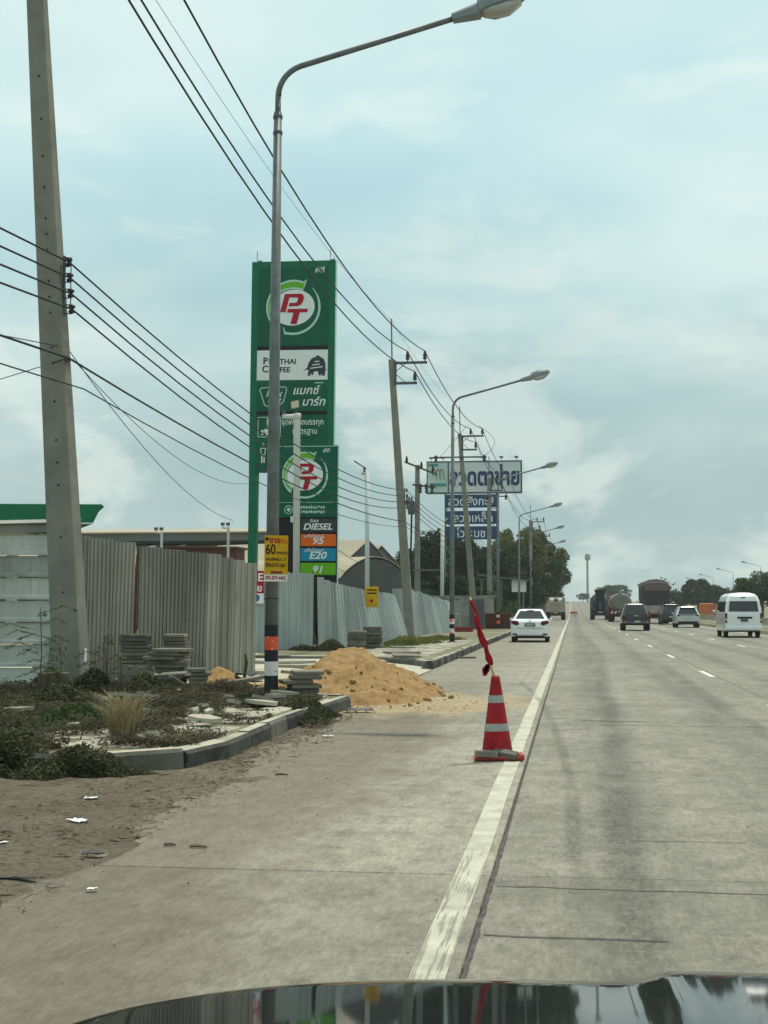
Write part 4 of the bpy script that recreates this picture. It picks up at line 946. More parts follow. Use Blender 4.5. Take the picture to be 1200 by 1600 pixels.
for z, s, dx in ((11.55, 'ลวดสังกะสี', 0), (10.0, 'ลวดเหล็ก', .2), (8.55, 'ไวร์เมช', .0)):
    mb = MB(); rect(mb, -2.75, 2.15, z - .62, z + .62, -.04, .1); mb.build('navy_board', 'sign_navy', bb); text(s, 1.12, 'sign_white', bb, (dx - .3, -.05, z - .08), off=.006, ext=.008, sx=.9)
for x in (-2.4, 1.75):
    mb = MB()
    for a in (-.35, .35):
        for b in (.1, .8): mb.tube([(x + a, b, -.1), (x + a, b, 15.0)], .055, 5)
    for k in range(19):
        z = .3 + k * .62; s = 1 if k % 2 else -1
        for b in (.1, .8): mb.tube([(x - .35 * s, b, z), (x + .35 * s, b, z + .62)], .03, 4); mb.tube([(x - .35, b, z), (x + .35, b, z)], .025, 4)
    mb.build('lattice_mast', 'galv', bb)
for x in (-4.0, -2.9, 1.0, 2.6, 4.0):
    mb = MB(); mb.tube([(x, 0, 15.3), (x, -.5, 15.6)], .03, 4); mb.box((x, -.6, 15.6), (.35, .25, .16)); mb.build('floodlight', 'galv_dark', bb)

# ------------------------------------------------------------------ buildings behind the fence
cn = thing('station_canopy', 'dark green fuel station canopy edge above the pale clad wall', 'canopy', (0, 0, 0))
mb = MB(); prof = [(-24.55, 5.85), (-24.25, 6.45), (-23.95, 6.72), (-24.1, 6.86), (-45, 7.15), (-45, 5.9)]
mb.loft([[(x - (0 if x < -40 else (y - 70) * .52), y, z) for x, z in prof] for y in (70, 84)]); recalc(mb.build('fascia', 'pt_green', cn))
mb = MB(); mb.box((-38.2, 77, 5.8), (13.4, 12.8, .12)); mb.build('soffit', 'sign_white', cn)
mb = MB(); mb.box((-34.8, 69.97, 5.88), (20.6, .05, .06)); mb.build('trim_line', 'sign_white', cn)
for x in (-33, -42):
    for y in (73, 80):
        mb = MB(); mb.box((x, y, 2.9), (.5, .5, 5.8)); mb.build('column', 'sign_white', cn)
for x in (-26.0, -25.75): 
    mb = MB(); mb.tube([(x, 70.5, 6.85), (x, 70.5, 7.0)], .03, 5); mb.lathe([(.1, 0), (.12, .12), (.06, .2)], 8, (x, 70.5, 6.98)); mb.build('roof_lamp', 'galv_dark', cn)
wh = thing('warehouse', 'long beige roofed warehouse with a grey raised ridge behind the weathered fence', 'building', (0, 0, 0))
mb = MB(); mb.box((-33.5, 112, 2.4), (31, 18, 4.8)); mb.build('wall', 'wall_grey', wh)
mb = MB(); mb.prismx([(100.0, 4.75), (108.0, 6.65), (116, 6.65), (124, 4.75), (124, 4.6), (100, 4.6)], -49.5, -17.6); rf = recalc(mb.build('roof', 'roof_beige', wh))
mb = MB(); mb.prismx([(106.6, 6.66), (106.6, 7.32), (116.5, 7.32), (116.5, 6.66)], -49, -20.2); recalc(mb.build('ridge_monitor', 'fascia_grey', rf))
mb = MB(); mb.prismx([(106.2, 7.325), (106.2, 7.42), (111.5, 7.95), (117, 7.42), (117, 7.325)], -49.4, -20.0); recalc(mb.build('monitor_roof', 'roof_beige', rf))
mb = MB(); mb.box((-34.6, 106.55, 6.62), (28.7, .08, .22)); mb.build('dark_strip', 'plastic_black', rf)  # black strip along the foot of the ridge monitor
for x in (-31.5, -28, -24.6, -33.8):
    mb = MB(); mb.add([(x, 100.0, 4.77), (x + .5, 100.0, 4.77), (x + 1.9, 108.0, 6.68), (x + 1.4, 108.0, 6.68), (x, 100.0, 4.80), (x + .5, 100.0, 4.80), (x + 1.9, 108.0, 6.71), (x + 1.4, 108.0, 6.71)], [(0, 3, 2, 1), (4, 5, 6, 7), (0, 1, 5, 4), (1, 2, 6, 5), (2, 3, 7, 6), (3, 0, 4, 7)]); mb.build('skylight', 'sign_white', rf)
br = thing('brown_annex', 'low dark brown building with small red framed windows behind the fence', 'building', (0, 0, 0))
mb = MB(); rect(mb, -18.6, -15.0, -.1, 4.2, 62, 63.6); mb.build('wall', 'brown_wall', br)
mb = MB(); mb.box((-16.8, 62.8, 4.25), (3.8, 1.9, .1), ry=R(.9)); mb.build('roof', 'brown_wall', br)
for x in (-17.1, -16.65, -16.1, -15.4):
    mb = MB(); outline(mb, [(x - .15, 3.75), (x + .15, 3.75), (x + .15, 3.0), (x - .15, 3.0)], 61.97, .035); w_ = mb.build('window', 'brown_frame', br)
    mb = MB(); rect(mb, x - .13, x + .13, 3.02, 3.73, 61.975, 61.99); mb.build('pane', 'glass_dark', w_)
def gable(label, x, y, rz, L, Wd, ze, zr, group=None, archd=False):
    t = thing('shed', label, 'building', (x, y, 0), rz)
    if archd: prof = [(-Wd / 2 + Wd * k / 12, ze + (zr - ze) * math.sin(PI * k / 12) ** .8) for k in range(13)]
    else: prof = [(-Wd / 2, ze), (0, zr), (Wd / 2, ze)]
    mb = MB(); poly = [(Wd / 2 * .98, -.1), (-Wd / 2 * .98, -.1)] + [(a * .98, b - .1) for a, b in prof]
    mb.prismx(poly, -L, 0); recalc(mb.build('wall', 'wall_grey', t))
    mb = MB(); p2 = prof + [(a, b + .07) for a, b in prof[::-1]]
    mb.prismx(p2, -L - .1, .06); recalc(mb.build('roof', 'roof_beige', t)); return t
gable('beige gabled shed roof left of the second concrete pole', -14.1, 97, R(-32), 15, 4.4, 4.8, 6.2)
gable('second beige gabled shed roof just behind the second concrete pole', -14.4, 106, R(-32), 8, 4.0, 4.9, 6.2)
ar = gable('grey round roofed shed behind the leaning blue fence', -12.3, 88, R(-38), 15, 6.2, 3.3, 4.7, archd=True)
# ------------------------------------------------------------------ white posts and small lamps
wp = thing('white_lamp_post', 'white pipe post with a tilted solar panel in front of the price sign', 'lamp post', (-9.25, 46.8, 0))
mb = MB(); mb.tube([(0, 0, -.1), (.0, 0, 7.9), (-.0, 0, 8.05), ], .115, 12); mb.build('pipe', 'white_pipe', wp, smooth=True)
mb = MB(); mb.tube([(.05, 0, 8.0), (-.5, 0, 8.02)], .09, 10); mb.lathe([(.13, -.1), (.15, 0), (.13, .1)], 12, (0, 0, 8.02)); mb.build('elbow', 'white_pipe', wp, smooth=True)
mb = MB(); mb.box((-.06, -.05, 8.42), (.26, .03, .32), rx=R(-35), ry=R(-12)); mb.build('solar_panel', 'roof_beige', wp)
mb = MB(); mb.tube([(-.02, 0, 8.0), (-.04, 0, 8.35)], .02, 5); mb.build('stem', 'galv_dark', wp)
mb = MB(); mb.lathe([(.05, -.09), (.06, 0), (.05, .09)], 8, (-.45, 0, 8.15)); mb.build('camera', 'galv_dark', wp)
mb = MB(); mb.box((-.12, -.1, 4.5), (.12, .1, .2)); mb.build('junction_box', 'white_pipe', wp)
wp2 = thing('white_lamp_post', 'white post with a slanting solar lamp head behind the leaning fence', 'lamp post', (-9.05, 62, 0))
mb = MB(); mb.tube([(0, 0, -.1), (0, 0, 7.55)], .1, 10); mb.tube([(.05, 0, 7.5), (-.25, 0, 7.52)], .07, 8); mb.build('pipe', 'white_pipe', wp2, smooth=True)
mb = MB(); mb.box((-.32, 0, 7.9), (.62, .3, .06), ry=R(33)); mb.build('lamp_head', 'galv', wp2)
mb = MB(); mb.tube([(-.12, 0, 7.5), (-.14, 0, 7.8)], .05, 6); mb.build('bracket', 'galv_dark', wp2)
wp3 = thing('white_post', 'plain white post in front of the dark trees left of the billboard mast', 'post', (-9.25, 100, 0))
mb = MB(); mb.tube([(0, 0, -.1), (0.1, 0, 7.6)], [.14, .13], 10); mb.build('pipe', 'white_pipe', wp3, smooth=True)
mb = MB(); mb.tube([(.05, 0, 7.55), (.45, 0, 7.9)], .04, 6); mb.build('bracket', 'white_pipe', wp3)
wp4 = thing('white_post', 'thin white post half hidden behind the second concrete pole', 'post', (-8.85, 76, 0))
mb = MB(); mb.tube([(0, 0, -.1), (-.1, 0, 7.0)], .09, 8); mb.build('pipe', 'white_pipe', wp4, smooth=True)
mb = MB(); mb.box((-.1, 0, 7.05), (.3, .2, .1)); mb.build('cap', 'white_pipe', wp4)
for lab, x, y, h in (('left of two white floodlight poles seen over the weathered fence', -16.4, 55, 4.55), ('right of two white floodlight poles, nearer the green sign leg', -13.65, 55, 4.72)):
    t = thing('floodlight_pole', lab, 'lamp post', (x, y, 0), group='white floodlight poles')
    mb = MB(); mb.tube([(0, 0, -.1), (0, 0, h)], .055, 8); mb.tube([(.04, 0, h - .02), (-.25, 0, h)], .04, 6); mb.build('pole', 'white_pipe', t)
    for dx in (-.22, .0):
        mb = MB(); mb.box((dx, -.05, h + .15), (.14, .1, .12), rx=.4); mb.tube([(dx, 0, h), (dx, 0, h + .1)], .012, 4); mb.build('floodlight', 'galv', t)
tp = thing('transformer_pole', 'grey concrete transformer pole with slanting crossarm left of the billboard', 'utility pole', (-9.35, 85, 0))
mb = MB(); taper(mb, (0, 0), .004, -.1, 10.2, .36, .36, .26, .26); mb.build('shaft', 'pole', tp)
mb = MB(); mb.box((.25, -.2, 10.0), (2.1, .09, .11), ry=R(22)); mb.build('crossarm', 'galv_dark', tp)
mb = MB(); mb.box((.45, -.2, 8.9), (1.4, .09, .11), ry=R(8)); mb.build('crossarm', 'galv_dark', tp)
for x, z in ((-.6, 10.3), (.3, 9.95), (1.0, 9.7)):
    mb = MB(); pin_insulator(mb, (x, -.2, z), 1.2); mb.build('insulator', 'porcelain', tp)
for x in (.25, .6, .95):
    mb = MB(); mb.lathe([(.03, -.3), (.1, -.2), (.05, -.1), (.1, 0), (.05, .1), (.1, .2), (.03, .3)], 8, (x, -.25, 8.75)); mb.build('fuse_cutout', 'porcelain', tp)
mb = MB(); mb.lathe([(.30, 0), (.33, .1), (.33, .75), (.26, .85)], 12, (-.45, -.1, 7.2)); tr_ = mb.build('transformer', 'galv_dark', tp)
for x in (-.6, -.45, -.3):
    mb = MB(); mb.lathe([(.03, 0), (.06, .05), (.03, .1), (.06, .15), (.02, .3)], 6, (x, -.1, 8.0)); mb.build('bushing', 'porcelain', tr_)
mb = MB(); mb.tube([(-.3, -.2, 7.2), (-.35, -.22, 5), (-.3, -.2, -.1)], .06, 6); mb.build('cable', 'wire', tp)
mb = MB(); mb.box((.25, -.2, 3.8), (2.2, .06, .08)); mb.build('low_arm', 'galv', tp)

# ------------------------------------------------------------------ clutter by the far kerb
cw = thing('concrete_wall', 'low concrete boundary wall behind the second street lamp', 'wall', (-11.3, 97, 0))
for k in range(4):
    mb = MB(); mb.box((k * 1.7, 0, 1.1), (1.66, .12, 2.3)); mb.build('panel', 'wall_concrete', cw)
mb = MB(); mb.box((2.6, 0, 2.3), (7.0, .22, .12)); mb.build('coping', 'wall_concrete', cw)
tw = thing('tilted_slab', 'pale concrete slab tilted against the boundary wall', 'slab', (-7.6, 88.6, .1), rot=(R(-8), R(9), 0))
mb = MB(); mb.box((0, 0, 1.05), (.9, .12, 2.1), ch=.01); mb.build('slab', 'wall_concrete', tw)
mb = MB(); mb.box((0, -.07, 2.0), (.5, .03, .06)); mb.build('lifting_bar', 'galv_dark', tw)
dc = thing('dark_cabinet', 'dark grey cabinet between the third pole and the boundary wall', 'cabinet', (-5.95, 88.5, PZ))
mb = MB(); mb.box((0, 0, .95), (.95, .5, 1.9), ch=.01); mb.build('body', 'galv_dark', dc)
for z in (.5, .95, 1.4):
    mb = MB(); mb.box((0, -.255, z), (.8, .012, .38)); mb.build('panel', 'wall_grey', dc)
cs = thing('concrete_block', 'grey concrete block stacked beside the third pole', 'block', (-6.9, 80, PZ))
mb = MB(); mb.box((0, 0, .3), (1.1, .7, .6), ch=.015); mb.build('lower_course', 'wall_concrete', cs)
mb = MB(); mb.box((.05, .02, .82), (1.0, .6, .42), ch=.015, rz=.05); mb.build('upper_course', 'wall_concrete', cs)
rb = thing('red_beam', 'short red painted beam lying at the foot of the concrete block', 'beam', (-6.2, 79, PZ), .15)
mb = MB(); mb.box((0, 0, .12), (1.3, .25, .24), ch=.01); mb.build('web', 'truck_red', rb)
mb = MB(); mb.box((0, 0, .255), (1.34, .3, .03)); mb.build('flange', 'truck_red', rb)
sk = thing('rusty_skip', 'dark rusty steel skip on the kerb just ahead of the white car', 'skip', (-4.55, 91.8, PZ))
mb = MB(); mb.prismx([(-.8, 0), (-.95, .95), (.95, .95), (.8, 0)], -1.25, .65); recalc(mb.build('tub', 'brown_wall', sk))
mb = MB(); mb.box((-.3, 0, .97), (2.0, 2.0, .05)); mb.build('rim', 'brown_wall', sk)
for x in (-.8, .2):
    mb = MB(); mb.box((x, -.93, .5), (.07, .08, .9), rx=-.15); mb.build('rib', 'brown_wall', sk)
sb = thing('small_shelter', 'small white signboard shelter among the trees beyond the boundary wall', 'shelter', (-6.0, 128, 0))
mb = MB(); mb.box((-.3, 0, 4.25), (4.6, 2.2, .1), ry=R(7)); mb.build('roof', 'galv', sb)
mb = MB(); mb.box((1.2, -.3, 3.5), (1.3, .08, 1.1)); mb.build('board', 'sign_white', sb)
for x in (-2.2, -.4, 1.6):
    mb = MB(); mb.box((x, 0, 2), (.15, .15, 4.2)); mb.build('post', 'galv', sb)
for i, (x, y) in enumerate(((-5.55, 140), (-5.9, 112))):
    t = thing('white_stake', ['white concrete stake in the bushes beyond the rusty skip', 'white concrete stake in the bushes left of the third lamp'][i], 'post', (x, y, PZ - .1)); mb = MB(); taper(mb, (0, 0), 0, 0, 1.9, .2, .2, .17, .17); mb.build('shaft', 'wall_concrete', t); mb = MB(); mb.box((0, 0, 1.93), (.2, .2, .06)); mb.build('cap', 'wall_concrete', t)

# ------------------------------------------------------------------ sand heap
def sand_z(x, y, cx, cy, rl, rr, rf, rb, h, seed):
    dx, dy = x - cx, y - cy
    rx = rl if dx < 0 else rr; ry = rf if dy < 0 else rb
    q = math.hypot(dx / rx, dy / ry) * (1 + .20 * fbm(x, y, .9, seed))
    z = h * max(-.12, (1 - q)) ; z = z if q > .28 else h * (.72 + (1 - .72) * (1 - (q / .28) ** 2) * .62)
    return z + .06 * fbm(x, y, 1.6, seed + 3) * min(1, max(0, z * 4)) - .035 * abs(fbm(x * 1.4, y * .7, 3.4, seed + 11)) * min(1, max(0, z * 3)) + .036 * fbm(x, y, 7.0, seed + 7, 6) * min(1, max(0, z * 6))
def heap(cx, cy, rl, rr, rf, rb, h, z0, n, seed):
    mb = MB(); v = []
    for j in range(n + 1):
        for i in range(n + 1):
            x = cx - rl * 1.35 + (rl + rr) * 1.35 * i / n; y = cy - rf * 1.35 + (rf + rb) * 1.35 * j / n
            v.append((x, y, z0 + sand_z(x, y, cx, cy, rl, rr, rf, rb, h, seed)))
    mb.add(v, [(j * (n + 1) + i, j * (n + 1) + i + 1, (j + 1) * (n + 1) + i + 1, (j + 1) * (n + 1) + i) for j in range(n) for i in range(n)])
    return mb
sp = thing('sand_heap', 'big heap of orange sand in the driveway opening against the kerb end', 'sand heap', (0, 0, 0))
heap(-3.92, 24.4, 1.38, 1.66, 3.2, 3.0, .94, -.02, 210, 1.).build('heap', 'sand', sp, smooth=True)
for k in range(150):
    a = random.uniform(0, 2 * PI); rr_ = random.uniform(.45, 1.3); x = -3.92 + math.cos(a) * rr_ * (1.55 if math.cos(a) > 0 else 1.2); y = 24.5 + math.sin(a) * rr_ * 3.0
    z = max(0.0, -.02 + sand_z(x, y, -3.92, 24.4, 1.38, 1.66, 3.2, 3.0, .94, 1.)); r = .012 + .05 * random.random() ** 2.5
    mb = MB(); mb.lathe([(r * .5, -r * .6), (r, -r * .2), (r * .9, r * .3), (r * .4, r * .65)], 7)
    o = mb.build('clod', 'sand', sp, loc=(x, y, z + r * .3), rot=(random.random(), random.random(), random.random() * 3))
sp2 = thing('small_sand_heap', 'small heap of orange sand at the foot of the weathered fence', 'sand heap', (0, 0, 0))
heap(-6.25, 24.6, .5, .6, .8, .8, .34, PZ - .02, 40, 5.).build('heap', 'sand', sp2, smooth=True)
mb = MB(); mb.lathe([(.03, -.03), (.06, 0), (.03, .05)], 7); mb.build('clod', 'sand', sp2, loc=(-6.0, 23.4, PZ + .04))

# ------------------------------------------------------------------ stacked paving slabs
sl_me = []
for k in range(4):
    mb = MB(); mb.box((0, 0, 0), (.5, .5, .058), ch=.008); o = mb.build('paving_slab', 'slab_grey'); sl_me.append(o.data); bpy.data.objects.remove(o)
def stack(x, y, z0, n, rz, name, group, th=.066, jit=.022, sx=1.):
    for k in range(n):
        lab = ('grey paving slab, %s from the top of %s' % (ordn(n - k), name)) if k < n - 1 else 'grey paving slab lying topmost on ' + name
        o = link('paving_slab', random.choice(sl_me), None, (x + random.gauss(0, jit), y + random.gauss(0, jit), z0 + th * (k + .5)), (0, 0, rz + random.gauss(0, .035)))
        o.scale = (sx, 1, 1); tag(o, lab, 'paving slab', group)
stack(-7.98, 25.15, PZ, 13, .12, 'the tallest slab stack beside the weathered fence', 'slabs stacked by the weathered fence')
stack(-7.28, 25.45, PZ, 13, .1, 'the back right slab stack at the weathered fence', 'slabs stacked by the weathered fence', sx=.8)
stack(-6.78, 23.2, PZ, 10, -.1, 'the front slab stack before the weathered fence', 'slabs stacked by the weathered fence', sx=1.1, jit=.03)
stack(-7.2, 24.4, PZ, 9, .05, 'the low middle slab stack before the weathered fence', 'slabs stacked by the weathered fence', sx=.7)
stack(-6.25, 23.25, PZ, 5, .25, 'the short slab stack right of the front stack', 'slabs stacked by the weathered fence', sx=.6, jit=.03)
stack(-4.05, 21.0, PZ, 6, .35, 'the untidy slab stack right of the near lamp foot', 'slabs piled by the near lamp post', jit=.05, sx=.9)
stack(-7.0, 45.6, PZ, 9, .05, 'the left slab stack before the leaning blue fence', 'slabs stacked by the blue fence', sx=1.1)
stack(-6.55, 46.4, PZ, 11, -.03, 'the right slab stack before the leaning blue fence', 'slabs stacked by the blue fence', sx=1.15)
def lone(label, loc, rot, s=(1, 1, 1), name='paving_slab', cat='paving slab'):
    o = link(name, sl_me[0], None, loc, rot); o.scale = s; return tag(o, label, cat)
lone('pale slab propped upright in front of the stacked slabs', (-6.72, 21.3, PZ + .2), (R(74), R(4), R(12)), (1, .95, 1.6))
lone('loose slab lying flat left of the front slab stack', (-7.35, 22.5, PZ + .12), (.1, .05, .3), (.9, .8, 1))
lone('loose slab bridging the gap before the front slab stack', (-6.6, 22.3, PZ + .25), (.05, -.06, .15), (1.5, .8, .9))
lone('slab leaning down to the right of the propped slab', (-6.05, 21.6, PZ + .13), (.1, .55, .5), (1.1, .5, .9))
lone('thin plank shaped slab lying by the small sand heap', (-5.25, 22.2, PZ + .18), (.04, -.16, .45), (2.0, .35, .8))
lone('second plank shaped slab lying under the first by the near lamp', (-5.0, 21.8, PZ + .06), (.0, -.05, .1), (1.5, .45, .9))
lone('slab corner sticking out of the weeds left of the near lamp', (-5.3, 21.4, PZ + .05), (.05, .1, .9), (1.2, .6, .9))
lone('flat slab lying on the pavement beyond the slab stacks', (-5.6, 46.5, PZ + .04), (0, 0.02, .2), (1.6, 1.4, 1))
lone('cracked flat slab at the driveway edge beyond the sand heap', (-4.9, 40.5, PZ + .05), (0.03, 0, .6), (1.8, 1.3, 1))
lone('tilted flat slab near the far kerb corner', (-4.5, 38.2, PZ + .05), (.05, .03, .2), (1.5, 1.5, 1))
lone('broken slab lying in the gutter at the far kerb', (-3.2, 42.5, .03), (0, 0, .1), (1.2, .5, .7))

# ------------------------------------------------------------------ traffic cone, bricks and flag
CX, CY = -.76, 14.25
tcn = thing('traffic_cone', 'red traffic cone with two grey bands standing on the edge line', 'traffic cone', (CX, CY, .0), R(5), rot=(0, R(-1.2), R(5)))
mb = MB(); prof = [(.165, .035), (.150, .10), (.046, .80), (.040, .83), (.030, .83), (.036, .79)]; mb.lathe(prof, 28, cap=False); mb.build('shell', 'cone_red', tcn, smooth=True)
mb = MB(); mb.box((0, 0, .02), (.47, .40, .036), ch=.012); mb.build('base', 'cone_base', tcn)
mb = MB(); mb.tube([(-.225, -.19, .03), (.2, -.19, .03), (.235, -.16, .035), (.24, .15, .035)], .022, 8); mb.lathe([(.03, -.02), (.036, 0.02), (.02, .045)], 10, (.228, -.175, .025)); mb.build('base_lip', 'cone_base', tcn, smooth=True)
def cr(z): return np.interp(z, [.10, .80], [.150, .046]) + .003
for z0, z1 in ((.285, .36), (.565, .64)):
    mb = MB(); mb.lathe([(cr(z0), z0), (cr(z1), z1)], 28, cap=False); mb.build('reflective_band', 'reflect', tcn, smooth=True)
def brick(label, loc, rot, s):
    mb = MB(); mb.box((0, 0, 0), s, ch=.006); o = mb.build('concrete_brick', 'slab_grey', loc=loc, rot=rot)
    for vv in o.data.vertices: vv.co += Vector([random.gauss(0, .002) for _ in range(3)])
    return tag(o, label, 'brick')
brick('pale concrete brick lying on the left corner of the cone base', (CX - .10, CY - .21, .075), (.02, .06, R(14)), (.22, .11, .06))
brick('concrete brick leaning on the cone foot at the right', (CX + .09, CY - .165, .075), (R(20), R(10), R(-12)), (.24, .10, .05))
fl = thing('warning_flag', 'rolled red warning flag on a bamboo stick rising from the traffic cone', 'flag', (CX + .012, CY, .68), rot=(0, 0, 0))
ld = Vector((-.30, -.0, 1.0)).normalized()
mb = MB(); mb.tube([ld * 0.0, ld * .28, ld * .98], [.013, .012, .009], 8); mb.build('stick', 'bamboo', fl, smooth=True)
mb = MB(); n = 46; rings = []
for k in range(n + 1):
    u = k / n; c = ld * (.27 + .68 * u) + Vector((.006 * math.sin(9 * u), 0, 0)); rw = (.020 + .013 * math.sin(PI * min(1, u * 1.15 + .08)) + .004 * math.sin(23 * u)) * (1 if u > .04 else .8); ring = []
    for q in range(14):
        a = 2 * PI * q / 14; rr_ = rw * (1 + .28 * math.sin(2 * a + u * 19) + .14 * math.sin(5 * a - u * 31)); ring.append(tuple(c + Vector((math.cos(a) * rr_, math.sin(a) * rr_ * .8, -math.cos(a) * rr_ * .3))))
    rings.append(ring)
mb.loft(rings); mb.build('cloth', 'cloth_red', fl, smooth=True)
mb = MB(); c0 = ld * .26
for k in range(3):
    mb.loft([[tuple(c0 + Vector((s * .02 + dx, t_, z))) for s, t_ in ((-1, -.006), (1, -.006), (1, .006), (-1, .006))] for dx, z in ((-.012 * k, .02), (-.03 - .02 * k, -.03), (-.035 - .012 * k, -.06 - .02 * k))])
recalc(mb.build('loose_end', 'cloth_red', fl))

# ------------------------------------------------------------------ weeds and grass
rng = np.random.default_rng(3)
def weed_density(x, y):
    d = 1.0
    if x > -5.8: d = np.interp(x, [-5.8, -5.0, -4.5, -3.9], [1, .8, .6, .4]) 
    if x > -5.6 and y < 19: d = 1. if fbm(x * .8, y, 1.15, 4.) + .22 * fbm(x, y, 5., 9.) > np.interp(x, [-5.6, -4.9, -4.4, -3.8], [-.45, .02, .18, .3]) else .003
    if y > 18.6: d = max(d, .9 if x < -3.55 else .2)
    if y > 20.4: d *= np.interp(x, [-6, -4.6, -4.2], [.9, .5, 0])
    return d * (.62 + .6 * fbm(x, y, .8, 2.))
def scatter(n, x0, x1, y0, y1, dens):
    out = []
    while len(out) < n:
        x = rng.uniform(x0, x1); y = rng.uniform(y0, y1)
        if rng.random() < dens(x, y): out.append((x, y))
    return np.array(out)
def mat_height(x, y):
    return .05 + .11 * max(0, fbm(x, y, .9, 6.) + .45) + .05 * max(0, fbm(x, y, 3, 8.))
P = scatter(85000, -9.6, -3.62, 12.55, 22.3, weed_density)
z = np.array([mat_height(a, b) for a, b in P]) * (rng.random(len(P)) ** .6) * np.interp(P[:, 0], [-6, -4.6], [1.5, .7]) + PZ
vs_ = cards(np.c_[P, z], .042, rng, .5, .42)
stuff(link('weed_mat', card_mesh('weed_mat', vs_, 'weed')), 'tangled low creeping weeds covering the near pavement', 'weeds')
P = scatter(80000, -9.6, -3.62, 12.5, 22.0, weed_density)
z = np.array([mat_height(a, b) for a, b in P]) * (rng.random(len(P)) ** .7) * np.interp(P[:, 0], [-6, -4.6], [1.4, .7]) + PZ
vs_ = cards(np.c_[P, z], .15, rng, .72, .035)
stuff(link('dead_stems', card_mesh('dead_stems', vs_, 'weed_dead')), 'dry brown stems tangled through the creeping weeds', 'weeds')
def mound(label, cx, cy, rx, ry, h, n, size, mat, z0=PZ, aspect=.4, flat=.4, dead=0):
    t = thing('weed_clump', label, 'weeds', (cx, cy, z0))
    a = rng.uniform(0, 2 * PI, n); r = np.sqrt(rng.random(n)); rr_ = 1 + .25 * np.sin(3 * a + cx) + .15 * np.sin(7 * a)
    x = np.cos(a) * r * rx * rr_; y = np.sin(a) * r * ry * rr_
    zt = h * np.clip(1 - r ** 2, 0, 1) * (.75 + .4 * np.sin(5 * x + 3 * y)); zz_ = zt * rng.random(n) ** .5 + .01
    link('foliage', card_mesh('foliage', cards(np.c_[x, y, zz_], size, rng, flat, aspect), mat), t)
    mb = MB()
    for k in range(26):
        i = rng.integers(n); p = Vector((x[i], y[i], zz_[i])); q = Vector((x[i] * .3, y[i] * .3, 0)); mb.tube([q, q.lerp(p, .5) + Vector((0, 0, .03)), p], .004, 3)
    mb.build('stem', 'weed_dead', t); return t
mound('dark weed mound spilling over the kerb left of the near lamp', -3.72, 18.6, .55, 1.35, .24, 17100, 0.037, 'weed', PZ - .12)
mound('tangled dark weeds spilling over the kerb at the driveway corner', -4.62, 12.32, .72, .42, .27, 13300, 0.037, 'weed', .0)
mound('tangled dark weeds at the left edge over the kerb', -5.35, 12.4, .75, .5, .36, 15200, 0.043, 'weed', .0)
mound('taller green weeds in the middle of the left verge', -5.75, 15.4, .8, .9, .24, 11000, .045, 'weed_green')
mound('tall dark weeds at the left edge below the clad wall', -6.85, 17.7, .75, .7, .34, 12000, .05, 'weed')
mound('low brown weeds between the front slab stack and the near lamp', -5.4, 20.6, 1.2, .55, .26, 13300, 0.037, 'weed_dead')
mound('bright green weeds at the lower left edge of the verge', -5.45, 12.9, .45, .3, .18, 7600, 0.043, 'weed_green')
mound('dark green leafy weeds at the foot of the near leaning pole', -7.25, 20.2, .7, .6, .42, 13300, 0.050, 'weed')
mound('green leafy clump right of the near leaning pole', -6.6, 20.8, .45, .35, .36, 9500, 0.050, 'weed_green')
mound('green weeds at the left edge in front of the clad wall', -7.7, 19.7, .7, .7, .45, 11400, 0.050, 'weed')
mound('green grass patch at the foot of the leaning blue fence', -6.1, 52.5, .9, 4.6, .30, 9000, .10, 'leaf_olive', PZ, .18, .1)
mound('low bushes behind the far end of the sand heap', -7.7, 43.6, .9, .6, .35, 7600, 0.056, 'weed')
mound('grass around the second lamp foot', -5.6, 59, .8, 3.6, .18, 6000, .09, 'leaf_olive', PZ, .18, .1)
mound('bushes growing along the concrete boundary wall', -6.2, 108, 1.2, 9, 2.6, 14000, .2, 'leaf_mid', 0.)
mound('taller bushes beyond the rusty skip', -5.8, 140, 1.2, 14, 2.2, 14000, .22, 'leaf_mid', 0.)
# feathery sapling at the left edge
def sapling(label, x, y, h, n, mat='weed_green'):
    t = thing('sapling', label, 'plant', (x, y, PZ)); mb = MB(); pts = []
    for k in range(n):
        a = rng.uniform(0, 2 * PI); z1 = h * (.25 + .75 * k / n); r = .22 + .18 * rng.random()
        p0 = Vector((.02 * math.cos(a), .02 * math.sin(a), z1)); p1 = p0 + Vector((math.cos(a) * r, math.sin(a) * r, .10)); p2 = p0 + Vector((math.cos(a) * r * 1.6, math.sin(a) * r * 1.6, .02))
        mb.tube([p0, p1, p2], [.004, .003, .002], 4)
        for u in np.linspace(.2, 1, 14):
            c = p0.lerp(p1, u * 2) if u < .5 else p1.lerp(p2, u * 2 - 1)
            for s in (-1, 1): pts.append(tuple(c + Vector((-math.sin(a), math.cos(a), 0)) * s * .035))
    mb.tube([(0, 0, 0), (.03, 0, h * .5), (0, .02, h)], [.012, .009, .004], 5); mb.build('stem', 'bark', t)
    link('leaf_fronds', card_mesh('leaf_fronds', cards(np.array(pts), .07, rng, .6, .22), mat), t); return t
sapling('feathery green sapling at the left edge before the clad wall', -7.45, 19.1, 1.35, 12)
sapling('thin sapling left of the marker post', -7.35, 19.6, .95, 8)
sapling('small sapling right of the near leaning pole', -6.95, 20.4, .9, 9, 'weed')
sapling('small feathery seedling at the foot of the near leaning pole', -6.6, 20.1, .6, 7, 'weed')
gt = thing('grass_tuft', 'dry straw coloured grass tuft on the near pavement corner', 'grass', (-4.62, 14.2, PZ)); mb = MB()
